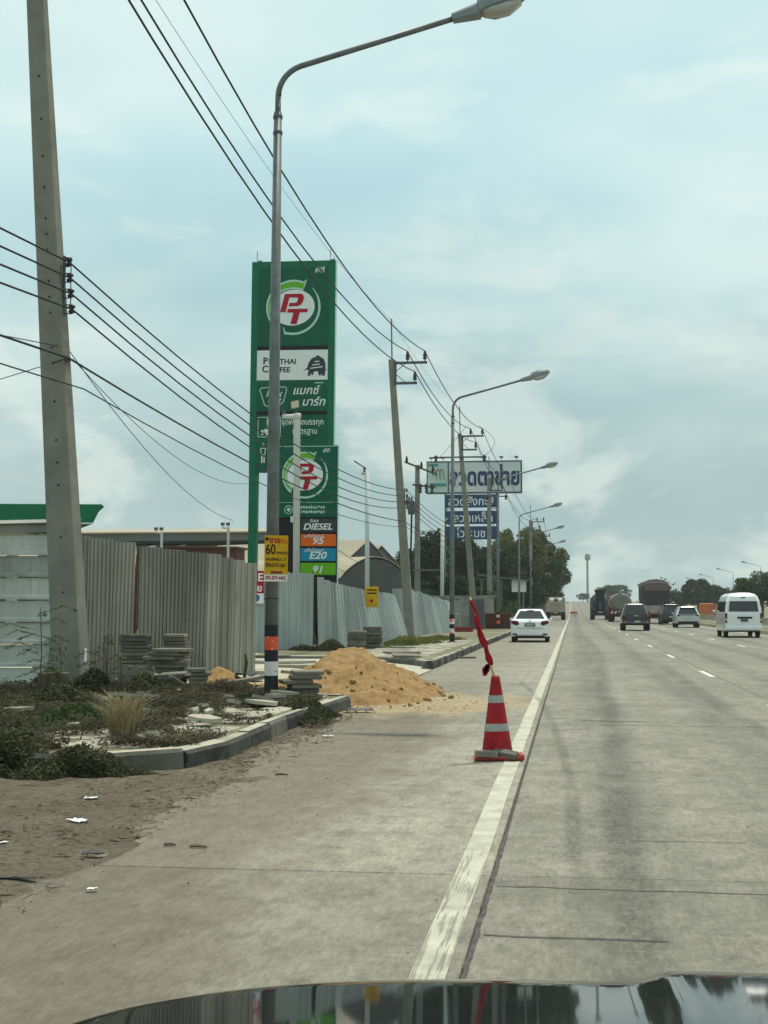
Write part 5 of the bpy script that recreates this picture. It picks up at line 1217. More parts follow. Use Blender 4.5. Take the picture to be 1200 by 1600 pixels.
for k in range(430):
    a = rng.uniform(0, 2 * PI); r0 = .13 * math.sqrt(rng.random()); h = rng.uniform(.2, .64); le = rng.uniform(.02, .5) * h / .5
    b = Vector((r0 * math.cos(a), r0 * math.sin(a), 0)); d_ = Vector((math.cos(a + rng.normal(0, .5)), math.sin(a + rng.normal(0, .5)), 0)); s = Vector((-d_.y, d_.x, 0)) * .0038
    m1 = b + d_ * le * .3 + Vector((0, 0, h * .6)); tp_ = b + d_ * le + Vector((0, 0, h * (.9 if le < .2 else .8)))
    mb.add([b - s, b + s, m1 + s * .8, m1 - s * .8, tp_], [(0, 1, 2, 3), (3, 2, 4)])
mb.build('blades', 'straw', gt)
mb = MB(); mb.tube([(0, 0, -.02), (.03, 0, .04)], .09, 7); mb.build('root_crown', 'weed_dead', gt)
for i, (x, y, rx, ry, rz) in enumerate(((-7.45, 19.15, .05, .08, .3), (-7.3, 19.3, -.06, -.1, 1.0), (-7.15, 19.25, .1, .04, .6))):
    mb = MB(); mb.box((0, 0, .2), (.11, .07, .46), ch=.008); tag(mb.build('timber_stub', 'wood', loc=(x, y, PZ), rot=(rx, ry, rz)), ['grey timber stub, leftmost of three by the clad wall', 'middle timber stub of three by the clad wall', 'rightmost timber stub of three by the clad wall'][i], 'timber')
tag(MB().tube([(0, 0, 0), (.05, 0, .42), (.03, 0, .55)], [.03, .028, .02], 7).build('green_stake', 'weed_green', loc=(-5.55, 23.5, PZ)), 'short yellow green stake at the fence end', 'stake')

# pebbles and crumbs on the dirt and shoulder
def pebbles(n, fn, smin, smax, name, label, mat):
    mb = MB()
    for k in range(n):
        x, y, z = fn(); r = smin + (smax - smin) * rng.random() ** 3
        o = [(r * rng.uniform(.7, 1.2), 0, 0), (0, r * rng.uniform(.7, 1.2), 0), (-r * rng.uniform(.7, 1.2), 0, 0), (0, -r * rng.uniform(.7, 1.2), 0), (0, 0, r * rng.uniform(.4, .8)), (0, 0, -r * .4)]
        a = rng.uniform(0, 6.28); ca, sa = math.cos(a), math.sin(a)
        mb.add([(x + p[0] * ca - p[1] * sa, y + p[0] * sa + p[1] * ca, z + p[2]) for p in o], [(0, 1, 4), (1, 2, 4), (2, 3, 4), (3, 0, 4), (1, 0, 5), (2, 1, 5), (3, 2, 5), (0, 3, 5)])
    return stuff(mb.build(name, mat), label, 'gravel')
def f_dirt():
    y = rng.uniform(3.5, 21) ; return (-3.0 - abs(rng.normal(0, 1.1)) + .4 * (rng.random() - .5), y, .014)
pebbles(5200, f_dirt, .003, .028, 'pebbles', 'scattered pebbles and clods on the dirt verge', 'pebble')
def f_road():
    y = 4 + 26 * rng.random() ** 1.3; return (rng.uniform(-3.3, 2.5) if rng.random() < .7 else rng.uniform(-3.3, -1.6), y, .004)
pebbles(420, f_road, .002, .010, 'grit', 'dark grit scattered on the concrete shoulder and lane', 'joint')
def f_sand():
    return (-3.2 + rng.normal(0, 1.0), 21.7 + rng.normal(0, .9), .006)
pebbles(900, f_sand, .003, .022, 'sand_crumbs', 'sand crumbs around the foot of the big heap', 'sand')
P = scatter(6000, -9, -2.7, 5, 16, lambda x, y: .25 + .6 * (x < -3.2) * max(0, fbm(x, y, .7, 12.) + .2))
stuff(link('twigs', card_mesh('twigs', cards(np.c_[P, np.full(len(P), .02)], .12, rng, .96, .06), 'weed_dead')), 'small dead twigs and chaff strewn on the dirt verge', 'twigs')
def litter(label, loc, s, mat, rz=0.):
    mb = MB(); n = 4; v = []; w, l = s
    for j in range(n + 1):
        for i in range(n + 1): v.append((w * (i / n - .5) * random.uniform(.8, 1.1), l * (j / n - .5) * random.uniform(.8, 1.1), random.uniform(0, .35) * min(w, l) * .5 + .006))
    f = [(j * (n + 1) + i, j * (n + 1) + i + 1, (j + 1) * (n + 1) + i + 1, (j + 1) * (n + 1) + i) for j in range(n) for i in range(n)]
    v2 = [(a, b, c - .004) for a, b, c in v]; m_ = len(v); mb.add(v + v2, f + [tuple(q + m_ for q in g[::-1]) for g in f])
    return tag(mb.build('litter', mat, loc=loc, rot=(0, 0, rz)), label, 'litter')
litter('scrap of white paper on the shoulder in the left foreground', (-2.55, 7.35, .012), (.06, .035), 'litter_white', .4)
litter('white paper scrap on the dirt left of the foreground joint', (-3.75, 10.75, .02), (.11, .07), 'litter_white', .2)
litter('small white scrap at the left edge of the dirt', (-3.6, 8.65, .02), (.09, .05), 'litter_white', 1.)
litter('flattened white carton in the dirt below the weeds', (-3.45, 9.6, .02), (.16, .09), 'litter_white', -.5)
litter('white plastic scrap in the gutter below the kerb', (-2.85, 16.35, .012), (.14, .09), 'litter_white', .2)
litter('black plastic bag half buried in the weeds by the slabs', (-6.35, 19.9, PZ + .06), (.55, .4), 'litter_black', .3)
litter('white plastic bag lying right of the propped slab', (-6.0, 20.6, PZ + .08), (.35, .25), 'litter_white', .5)
litter('black plastic sack at the foot of the weathered fence end', (-5.7, 24.6, PZ + .12), (.5, .5), 'litter_black', .3)
litter('dark broken bits piled at the kerb end by the sand', (-3.1, 20.35, .02), (.42, .22), 'litter_black', .1)
litter('dark rubber strip on the dirt at the left foreground', (-3.05, 7.55, .02), (.22, .05), 'litter_black', .2)
litter('dark flat scrap on the dirt near the long joint', (-2.9, 8.35, .018), (.13, .07), 'litter_black', .2)
for i, (x, y, l, rz) in enumerate(((-2.35, 8.75, .11, -.1), (-2.55, 8.8, .08, -.1), (-2.62, 12.6, .12, 0.), (-3.5, 8.5, .16, -.6), (-1.1, 28, .0, 0))):
    if l: 
        mb = MB(); mb.tube([(-l / 2, 0, .008), (0, .006, .012), (l / 2, 0, .008)], [.009, .011, .007], 6)
        tag(mb.build('stick', 'wood', loc=(x, y, .004), rot=(0, 0, rz)), ['dark stick lying on the shoulder above the long joint', 'shorter dark stick left of another on the shoulder', 'dark stick in the dirt below the kerb', 'dark stick lying in the dirt at far left'][i], 'stick')

# ------------------------------------------------------------------ vehicles (rear end at the origin, driving towards +Y)
def rring(y, hw, z0, z1, r=.1, hwt=None, n=4):
    hwt = hwt or hw; pts = []
    for cx, cz, a0 in ((hw - r, z0 + r, -PI / 2), (hwt - r, z1 - r, 0), (-hwt + r, z1 - r, PI / 2), (-hw + r, z0 + r, PI)):
        for k in range(n): a = a0 + PI / 2 * k / (n - 1); pts.append((cx + r * math.cos(a), y, cz + r * math.sin(a)))
    return pts
def hring(z, hw, y0, y1, r=.12, n=4):
    pts = []
    for cx, cy, a0 in ((hw - r, y0 + r, -PI / 2), (hw - r, y1 - r, 0), (-hw + r, y1 - r, PI / 2), (-hw + r, y0 + r, PI)):
        for k in range(n): a = a0 + PI / 2 * k / (n - 1); pts.append((cx + r * math.cos(a), cy + r * math.sin(a), z))
    return pts
def wheel(root, x, y, r, w):
    mb = MB(); s = 1 if x > 0 else -1
    mb.lathe([(r * .62, -w / 2), (r * .9, -w / 2), (r, -w / 2 + .03), (r, w / 2 - .03), (r * .9, w / 2), (r * .62, w / 2)], 20, (x, y, r), 'X'); t = mb.build('wheel', 'tyre', root)
    mb = MB(); mb.lathe([(r * .62, 0), (r * .55, .015), (r * .2, .02), (r * .15, .03)], 14, (x + s * (w / 2 - .04) - (0 if s > 0 else .03), y, r), 'X'); mb.build('rim', 'rim', t)
def inset(q, k, off):
    q = [Vector(p) for p in q]; c = sum(q, Vector()) / 4; nn = (q[1] - q[0]).cross(q[3] - q[0]).normalized()
    return [c + (p - c) * k + nn * off for p in q]
def quadpl(root, name, mat, q, th=.012):
    q = [Vector(p) for p in q]; nn = (q[1] - q[0]).cross(q[3] - q[0]).normalized() * th
    mb = MB(); mb.add(q + [p - nn for p in q], [(0, 1, 2, 3), (7, 6, 5, 4), (0, 4, 5, 1), (1, 5, 6, 2), (2, 6, 7, 3), (3, 7, 4, 0)]); return mb.build(name, mat, root)
def greenhouse(root, b, t, paint, sidewin=2):
    """b, t = (y0, y1, half width, z) of the belt line and the roof"""
    mb = MB(); mb.loft([hring(b[3] - .05, b[2], b[0], b[1], .16), hring(b[3], b[2], b[0], b[1], .16), hring(t[3] - .06, t[2], t[0], t[1], .16), hring(t[3] - .015, t[2] - .05, t[0] + .07, t[1] - .07, .15), hring(t[3], t[2] - .2, t[0] + .25, t[1] - .25, .15)])
    mb.build('roof_and_pillars', paint, root, smooth=False)
    zb, zt = b[3] + .02, t[3] - .09
    def lv(z):
        u = (z - b[3]) / (t[3] - .06 - b[3]); return (b[0] + (t[0] - b[0]) * u, b[1] + (t[1] - b[1]) * u, b[2] + (t[2] - b[2]) * u)
    lo, hi = lv(zb), lv(zt)
    quadpl(root, 'rear_window', 'glass_dark', inset([(-lo[2] + .1, lo[0], zb), (lo[2] - .1, lo[0], zb), (hi[2] - .1, hi[0], zt), (-hi[2] + .1, hi[0], zt)], .97, .008))
    quadpl(root, 'windscreen', 'glass_dark', inset([(lo[2] - .1, lo[1], zb), (-lo[2] + .1, lo[1], zb), (-hi[2] + .1, hi[1], zt), (hi[2] - .1, hi[1], zt)], .97, .008))
    for s in (-1, 1):
        for k in range(sidewin):
            def yy(l, u): return l[0] + .18 + (l[1] - l[0] - .36) * u
            u0, u1 = k / sidewin + .012, (k + 1) / sidewin - .012
            q = [(s * lo[2], yy(lo, u0), zb), (s * lo[2], yy(lo, u1), zb), (s * hi[2], yy(hi, u1), zt), (s * hi[2], yy(hi, u0), zt)]
            if s < 0: q = q[::-1]
            quadpl(root, 'side_window', 'glass_dark', inset(q, .97, .008))
def bodyshell(root, rings, paint, name='body'):
    mb = MB(); mb.loft([rring(*r) for r in rings]); o = mb.build(name, paint, root, smooth=False)
    recalc(o); return o
def bx(root, name, mat, c, d, ch=0., **k):
    mb = MB(); mb.box(c, d, ch=ch, **k); return mb.build(name, mat, root)
def mirrors(root, x, y, z, paint):
    for s in (-1, 1): bx(root, 'door_mirror', paint, (s * (x - .03), y, z), (.15, .09, .12), .03)

# white saloon
car = thing('saloon_car', 'white saloon car driving on the shoulder ahead of the traffic cone', 'car', (-1.88, 62.5, 0), R(.4))
body = bodyshell(car, [(0, .70, .34, .72, .12), (.05, .80, .27, .90, .15), (.14, .845, .24, .985, .16), (.35, .865, .22, 1.03, .16), (.9, .865, .2, 1.0, .12), (3.1, .865, .2, .97, .12), (3.9, .84, .22, .86, .14), (4.3, .74, .27, .72, .14), (4.42, .6, .32, .6, .1)], 'car_white')
greenhouse(car, (.66, 3.35, .79, .99), (1.22, 2.45, .55, 1.47), 'car_white', 3)
for s in (-1, 1):
    mb = MB(); mb.prism([(s * .47, .80), (s * .58, .74), (s * .83, .84), (s * .835, .94), (s * .72, .96), (s * .52, .93)], -.012, .2); recalc(mb.build('tail_lamp', 'tail_red', car))
    bx(car, 'fog_vent', 'plastic_black', (s * .66, -.012, .36), (.2, .06, .06), .01); wheel(car, s * .74, .95, .31, .19); wheel(car, s * .74, 3.5, .31, .19)
bx(car, 'number_plate', 'galv_dark', (0, .0, .77), (.46, .06, .15), .01); bx(car, 'plate_print', 'plate', (0, -.034, .77), (.34, .01, .06))
bx(car, 'emblem', 'chrome', (0, .02, .935), (.10, .06, .05), .01); bx(car, 'under_bumper', 'plastic_black', (0, .12, .25), (1.3, .2, .12), .02); bx(car, 'underbody', 'chassis', (0, 2.2, .22), (1.4, 3.6, .1))
mirrors(car, .93, 2.75, 1.0, 'car_white'); bx(car, 'brake_lamp', 'tail_red', (0, 1.16, 1.40), (.3, .03, .03)); bx(car, 'boot_seam', 'plastic_black', (0, -.003, .62), (1.15, .03, .008))
mb = MB(); mb.tube([(0, 1.3, 1.47), (0, 1.12, 1.58)], .012, 5); mb.build('aerial', 'plastic_black', car)

# minivan
van = thing('passenger_van', 'white high roofed passenger van on the inner lane at right', 'van', (8.6, 73.5, 0), 0)
bodyshell(van, [(0, .86, .42, 1.2, .10, .84), (.05, .92, .36, 1.24, .1, .90), (.3, .94, .32, 1.26, .1, .92), (4.4, .94, .3, 1.22, .1, .92), (5.1, .88, .32, 1.1, .14), (5.35, .75, .4, .95, .14)], 'car_white')
mb = MB(); mb.loft([hring(1.15, .915, .03, 5.1, .12), hring(1.3, .91, .04, 4.95, .14), hring(1.85, .83, .10, 4.3, .16), hring(2.12, .74, .20, 4.0, .2), hring(2.25, .58, .40, 3.7, .2), hring(2.285, .35, .7, 3.3, .2)]); recalc(mb.build('roof', 'car_white', van))
quadpl(van, 'rear_window', 'glass_dark', [(-.74, .028, 1.33), (.74, .028, 1.33), (.68, .09, 1.86), (-.68, .09, 1.86)])
for s in (-1, 1):
    for k in range(3):
        y0, y1 = .42 + k * 1.25, .42 + k * 1.25 + 1.14; q = [(s * .918, y0, 1.31), (s * .918, y1, 1.31), (s * .842, y1, 1.84), (s * .842, y0, 1.84)]
        quadpl(van, 'side_window', 'glass_dark', q if s > 0 else q[::-1])
    bx(van, 'tail_lamp', 'tail_red', (s * .865, .03, 1.0), (.12, .08, .5), .02); bx(van, 'reverse_lamp', 'plate', (s * .865, -.012, .92), (.09, .03, .12)); wheel(van, s * .80, 1.0, .34, .2); wheel(van, s * .80, 4.1, .34, .2)
bx(van, 'rear_bumper', 'car_white', (0, -.02, .48), (1.78, .16, .2), .04); bx(van, 'plate_recess', 'plastic_black', (.05, .0, 1.02), (.75, .05, .1), .01); bx(van, 'number_plate', 'galv_dark', (.03, -.02, .9), (.36, .04, .17), .01); bx(van, 'underbody', 'chassis', (0, 2.5, .36), (1.5, 4.4, .14))
bx(van, 'brake_lamp', 'plastic_black', (0, .16, 2.04), (.22, .05, .04)); bx(van, 'wiper', 'plastic_black', (.0, .02, 1.4), (.1, .06, .06)); mirrors(van, 1.05, 4.6, 1.35, 'car_white'); bx(van, 'roof_hatch', 'car_silver', (.1, 1.0, 2.27), (.7, .6, .05), .02)
# dark pickup
pk = thing('pickup_truck', 'dark pickup truck with tailgate shut on the middle lane', 'pickup truck', (4.15, 94.5, 0), 0)
bodyshell(pk, [(0.02, .86, .55, 1.06, .08), (.06, .92, .5, 1.10, .1), (1.5, .94, .45, 1.10, .1), (3.6, .94, .42, 1.10, .12), (4.7, .92, .45, 1.04, .16), (5.15, .8, .5, .9, .16)], 'car_dark')
greenhouse(pk, (1.75, 4.0, .86, 1.08), (2.15, 3.25, .64, 1.80), 'car_dark', 2)
bx(pk, 'tailgate', 'car_black', (0, .0, .85), (1.36, .05, .48), .02); bx(pk, 'tailgate_handle', 'chrome', (0, -.03, 1.0), (.28, .03, .05)); bx(pk, 'rear_bumper', 'chrome' if False else 'galv_dark', (0, -.07, .56), (1.7, .18, .16), .03); bx(pk, 'number_plate', 'plate', (.08, -.17, .62), (.36, .02, .13))
for s in (-1, 1): bx(pk, 'tail_lamp', 'tail_red', (s * .82, .0, .88), (.14, .08, .34), .02); wheel(pk, s * .79, 1.15, .38, .26); wheel(pk, s * .79, 4.25, .38, .26); bx(pk, 'reflector', 'plate', (s * .72, -.165, .58), (.1, .01, .05))
bx(pk, 'underbody', 'chassis', (0, 2.6, .45), (1.3, 4.2, .16)); mirrors(pk, 1.05, 3.6, 1.2, 'car_dark'); bx(pk, 'cargo_net', 'plastic_black', (0, .85, 1.11), (1.5, 1.5, .04))
# silver crossover and dark off-roader
def crossover(label, loc, paint, h=1.62, w=.93, spare=False):
    t = thing('crossover_car', label, 'car', loc, 0); k = w / .93
    bodyshell(t, [(0, .78 * k, .42, .95, .12), (.05, .86 * k, .36, 1.02, .14), (.3, .92 * k, .3, 1.06, .14), (3.2, .93 * k, .28, 1.04, .14), (4.2, .88 * k, .32, .92, .16), (4.6, .7 * k, .4, .75, .14)], paint)
    greenhouse(t, (.12, 3.35, .87 * k, 1.02), (.55, 2.6, .66 * k, h), paint, 3)
    bx(t, 'light_bar', 'plastic_black', (0, .0, 1.0), (1.5 * k, .08, .05), .01)
    for s in (-1, 1): bx(t, 'tail_lamp', 'tail_red', (s * .72 * k, .0, .95), (.24, .09, .1), .02); wheel(t, s * .80 * k, .95, .36, .23); wheel(t, s * .80 * k, 3.55, .36, .23)
    bx(t, 'number_plate', 'plate', (0, -.012, .72), (.4, .03, .12)); bx(t, 'lower_bumper', 'plastic_black', (0, .05, .42), (1.5 * k, .2, .16), .03); bx(t, 'underbody', 'chassis', (0, 2.2, .3), (1.4, 3.8, .12)); mirrors(t, 1.0 * k, 2.85, 1.08, paint); bx(t, 'spoiler', paint, (0, .52, h - .06), (1.2 * k, .2, .05), .01)
    return t
crossover('silver crossover car on the inner lane between the van and the pickup', (8.72, 110, 0), 'car_silver')
su = crossover('dark off road car half hidden behind the silver crossover', (8.8, 129.5, 0), 'car_black', 1.85, .95)
# heavy trucks
def truck_base(t, L, axles, cabc, hw=1.22, zc=.75):
    bx(t, 'chassis', 'chassis', (0, L / 2, zc), (.9, L, .28))
    for y in axles:
        for s in (-1, 1): wheel(t, s * (hw - .27), y, .5, .5)
    for s in (-1, 1): bx(t, 'mudflap', 'plastic_black', (s * (hw - .3), axles[0] - .62, .55), (.55, .03, .6))
    bx(t, 'bumper_beam', 'chassis', (0, .05, .62), (2.3, .12, .16)); bx(t, 'cab', cabc, (0, L + .9, 1.75), (2.35, 1.7, 2.3), .12); bx(t, 'cab_rear_window', 'glass_dark', (0, L + .03, 2.2), (1.4, .02, .6))
    for s in (-1, 1): bx(t, 'tail_lamp', 'tail_red', (s * .85, -.02, .68), (.4, .04, .12))
    mirrors(t, 1.4, L + 1.3, 2.2, 'plastic_black')
tt = thing('tarpaulin_truck', 'big cargo truck under a bulging dark tarpaulin beyond the pickup', 'truck', (8.0, 138, 0), R(0))
truck_base(tt, 9.0, [1.2, 2.5, 7.6], 'truck_beige')
prof = [(-1.22, 1.75), (-1.28, 2.6), (-1.30, 3.55), (-1.12, 3.95), (-.6, 4.14), (.1, 4.2), (.7, 4.08), (1.14, 3.88), (1.30, 3.5), (1.29, 2.5), (1.22, 1.75)]
mb = MB(); rings = []
for j, y in enumerate(np.linspace(.1, 8.6, 14)):
    sc = 1 + .02 * math.sin(j * 2.1); rings.append([(x * sc, y, z + (.12 * math.sin(j * 1.1) if z > 3.3 else 0) - (.25 if j == 0 and z > 3.8 else 0)) for x, z in prof])
mb.loft(rings); recalc(mb.build('tarpaulin', 'tarp', tt))
mb = MB(); mb.loft([[(x * .97, y, z) for x, z in ((-1.2, 3.15), (1.2, 3.15), (1.22, 3.5), (1.0, 3.82), (.5, 3.95), (-.5, 3.95), (-.98, 3.85), (-1.22, 3.5))] for y in (.02, .14)]); recalc(mb.build('tarpaulin_flap', 'tarp_top', tt))
mb = MB(); mb.loft([[(x * 1.012, y, z + .03) for x, z in ((-1.29, 3.3), (-1.0, 3.97), (-.5, 4.2), (.1, 4.24), (.65, 4.14), (1.08, 3.88), (1.29, 3.3))] for y in (.6, 8.4)], cap=False); mb.build('tarpaulin_top', 'tarp_top', tt)
for x in (-1.0, -.35): 
    mb = MB(); mb.tube([(x, .05, 1.75), (x, .0, 3.4)], .02, 4); mb.build('rope', 'tarp_top', tt)
bx(tt, 'tailboard', 'truck_beige', (0, .05, 1.35), (2.42, .12, .8), .02); bx(tt, 'deck', 'truck_beige', (0, 4.4, 1.5), (2.46, 8.6, .4)); bx(tt, 'tail_bar', 'truck_red', (0, -.03, .95), (2.3, .06, .1))
for x in (-.8, 0, .8): bx(tt, 'tailboard_rib', 'truck_beige', (x, -.025, 1.35), (.08, .05, .76))
tk = thing('tanker_truck', 'grey tanker truck with red and white tail board behind the pickup', 'truck', (5.2, 156, 0), R(0))
truck_base(tk, 8.5, [1.1, 2.4, 7.3], 'truck_red')
mb = MB(); mb.lathe([(.75, .1), (1.02, .2), (1.13, .45), (1.13, 8.0), (1.0, 8.25), (.7, 8.35)], 24, (0, 0, 2.15), 'Y'); mb.v = [(x * 1.06, y, 2.15 + (z - 2.15) * .86) for x, y, z in mb.v]; o = recalc(mb.build('tank', 'tank_grey', tk))
for y in (1.6, 4.1, 6.6):
    mb = MB(); mb.lathe([(1.15, y), (1.15, y + .1)], 24, (0, 0, 2.15), 'Y', cap=False); mb.v = [(x_ * 1.06, y_, 2.15 + (z_ - 2.15) * .86) for x_, y_, z_ in mb.v]; mb.build('tank_band', 'galv', o)
bx(tk, 'walkway', 'galv', (0, 4, 3.14), (.6, 7, .06)); bx(tk, 'catwalk_rail', 'galv', (.5, 4, 3.3), (.05, 7, .05)); bx(tk, 'tail_board', 'truck_red', (0, .0, 1.05), (2.4, .08, .3))
for k in range(6): bx(tk, 'warning_stripe', 'sign_white', (-.95 + k * .38, -.045, 1.05), (.12, .012, .34), ry=R(35))
for x in (-.5, 0, .45): mb = MB(); mb.lathe([(.22, 0), (.22, .12), (.12, .16)], 10, (x * .2, 2.2 + x * 4, 3.13)); mb.build('hatch', 'galv', tk)
mx = thing('mixer_truck', 'dark concrete mixer truck seen from behind at the road centre', 'truck', (3.45, 181, 0), R(0))
truck_base(mx, 7.2, [1.3, 2.6, 6.3], 'mixer_blue')
mb = MB(); mb.lathe([(.45, 0), (.62, .25), (1.15, 1.9), (1.2, 3.4), (.85, 4.6), (.4, 5.0)], 20, axis='Y'); recalc(mb.build('drum', 'mixer_blue', mx, loc=(0, .8, 2.75), rot=(R(-11), 0, 0)))
mb = MB(); mb.loft([[(-.3, .35, 2.6), (.3, .35, 2.6), (.3, .75, 2.6), (-.3, .75, 2.6)], [(-.65, .1, 3.55), (.65, .1, 3.55), (.65, 1.0, 3.55), (-.65, 1.0, 3.55)], [(-.72, .05, 3.85), (.72, .05, 3.85), (.72, 1.05, 3.85), (-.72, 1.05, 3.85)]]); recalc(mb.build('hopper', 'plastic_black', mx))
for s in (-1, 1): mb = MB(); mb.tube([(s * .6, .3, 1.2), (s * .5, .4, 3.4)], .06, 6); mb.build('hopper_leg', 'mixer_blue', mx); bx(mx, 'mudguard', 'mixer_blue', (s * .95, 1.95, 1.22), (.55, 2.4, .08)); bx(mx, 'side_panel', 'galv', (s * 1.12, 1.0, 2.2), (.06, .5, 1.0), ry=R(s * 14))
mb = MB(); mb.loft([[(-.22, .3, 2.3), (.22, .3, 2.3), (.22, .5, 2.3), (-.22, .5, 2.3)], [(-.2, -.1, 1.3), (.2, -.1, 1.3), (.2, .05, 1.3), (-.2, .05, 1.3)]]); recalc(mb.build('chute', 'mixer_blue', mx)); bx(mx, 'number_plate', 'plate', (.0, -.03, 1.0), (.5, .03, .14))
wt_ = thing('flatbed_truck', 'old beige work truck on the shoulder beyond the white car', 'truck', (-2.15, 178, 0), R(0))
truck_base(wt_, 5.6, [1.2, 4.9], 'truck_beige')
for k in range(4): bx(wt_, 'tailboard_plank', 'truck_beige', (0, .02, 1.25 + k * .31), (2.3, .08, .285), .012)
for s in (-1, 1):
    for k in range(4): bx(wt_, 'side_plank', 'truck_beige', (s * 1.14, 2.7, 1.25 + k * .31), (.08, 5.2, .285), .012)
bx(wt_, 'deck', 'truck_beige', (0, 2.7, 1.05), (2.3, 5.4, .12)); bx(wt_, 'load', 'tarp', (.35, 1.5, 2.35), (1.1, 1.6, .5), .1)
for x in (-.45, .55): mb = MB(); mb.lathe([(.12, 0), (.26, .1), (.28, .3), (.15, .42)], 10, (x, .7, 2.3)); mb.build('white_drum', 'sign_white', wt_)
mb = MB(); mb.tube([(1.0, .2, 1.2), (1.05, .2, 3.0)], .04, 5); mb.build('flag_pole', 'galv', wt_); bx(wt_, 'number_plate', 'sign_yellow', (0, -.03, .9), (.5, .03, .16))
ot = thing('dump_truck', 'orange dump truck on the opposite road beyond the median wall', 'truck', (20.0, 205, 0), R(160)); ot.scale = (.75, .75, .75)
truck_base(ot, 5.2, [1.1, 2.4, 4.8], 'truck_orange')
mb = MB(); mb.prismx([(0, 1.15), (-.15, 2.7), (4.9, 2.8), (4.9, 1.15)], -1.2, 1.2); recalc(mb.build('dump_body', 'truck_orange', ot))
for s in (-1, 1):
    for y in (.8, 2.0, 3.2, 4.4): bx(ot, 'body_rib', 'truck_orange', (s * 1.22, y, 1.95), (.06, .1, 1.5))
# workers' cones far ahead
for k, (x, y) in enumerate(((.0, 232), (.35, 236))):
    t = thing('road_barrier', ['orange road barrier far ahead, the left one', 'orange road barrier far ahead, the right one'][k], 'barrier', (x, y, 0)); bx(t, 'board', 'truck_orange', (0, 0, .75), (.9, .06, .35)); bx(t, 'board', 'sign_white', (0, 0, .35), (.9, .06, .2))
    for s in (-1, 1): bx(t, 'leg', 'truck_orange', (s * .35, 0, .45), (.08, .3, .9))

# ------------------------------------------------------------------ the car the view is taken from: bonnet and front end
hc = thing('front_of_car', 'dark glossy car bonnet at the bottom edge of the view', 'car', (.30, 0, 0))
def hood_f(x):                       # front outline in plan
    ax = abs(x) / .9; return 2.10 - .06 * ax ** 2 - .46 * ax ** 7
def hood_z(x, y):
    ax = abs(x) / .9
    z = 1.043 - .014 * ax ** 2 + .016 / (1 + math.exp((abs(x) - .2) * 90)) - .05 * max(0, ax - .9) ** 1.5 * 8
    u = (y - (hood_f(x) - .26)) / .26
    return z - .012 + .12 * (1.86 - y) - (0 if u < 0 else .12 * u ** 3)
mb = MB(); nx, ny = 110, 60; v = []
for j in range(ny + 1):
    for i in range(nx + 1):
        x = -.9 + 1.8 * i / nx; y = .95 + (hood_f(x) - .95) * j / ny; v.append((x, y, hood_z(x, y)))
mb.add(v, [(j * (nx + 1) + i, j * (nx + 1) + i + 1, (j + 1) * (nx + 1) + i + 1, (j + 1) * (nx + 1) + i) for j in range(ny) for i in range(nx)])
mb.build('bonnet', 'hood', hc, smooth=True)
mb = MB(); rings = []
for z, gx in ((None, 1.), (.72, 1.012), (.5, 1.02), (.3, 1.0), (.22, .96)):
    ring = [(x * gx, hood_f(x) + (gx - 1) * 3, hood_z(x, hood_f(x)) if z is None else z) for x in [-.9 + 1.8 * i / 60 for i in range(61)]]
    rings.append([(-.9 * gx, .95, hood_z(-.9, .95) if z is None else z)] + ring + [(.9 * gx, .95, hood_z(.9, .95) if z is None else z)])
n = len(rings[0]); mb.add([p for r in rings for p in r], [(k * n + i, k * n + i + 1, (k + 1) * n + i + 1, (k + 1) * n + i) for k in range(4) for i in range(n - 1)]); recalc(mb.build('front_wings', 'hood', hc, smooth=True))
mb = MB(); mb.box((0, .8, .62), (1.76, .3, .72), ch=.02); mb.build('cowl', 'plastic_black', hc)
for s in (-1, 1):
    wheel(hc, s * .76, 1.35, .33, .22); bx(hc, 'headlamp', 'lamp_glass', (s * .62, 2.0, .72), (.3, .16, .13), .03)
bx(hc, 'grille', 'plastic_black', (0, 2.15, .66), (.8, .03, .16), .01); bx(hc, 'underbody', 'chassis', (0, 1.35, .25), (1.3, 1.2, .1))

# ------------------------------------------------------------------ median
md = struct(MB().box((12.1, 130, .05), (2.1, 220, .2)).build('median', 'soil'))
kp = MB(); kp.box((0, 0, 0), (.22, 1.97, .36), ch=.02); ko = kp.build('kerb_stone', 'median_kerb'); kme = ko.data; bpy.data.objects.remove(ko)
for k in range(60): link('kerb_stone', kme, md, (11.12, 44 + 2 * k, .06))
mb = MB(); mb.box((11.12, 204, .06), (.22, 80, .36)); mb.build('kerb', 'median_kerb', md)
for k in range(40):
    t = thing('barrier_block', 'beige concrete median barrier block, one of a long even row', 'barrier', (11.9, 60 + 4 * k, .14), group='median barrier blocks')
    mb = MB(); mb.prism([(-.28, 0), (-.28, .12), (-.12, .38), (-.09, .72), (.09, .72), (.12, .38), (.28, .12), (.28, 0)], -1.985, 1.985); recalc(mb.build('wall', 'barrier', t))
    mb = MB(); mb.box((0, 0, .74), (.24, 3.96, .06)); mb.build('cap', 'barrier', t)

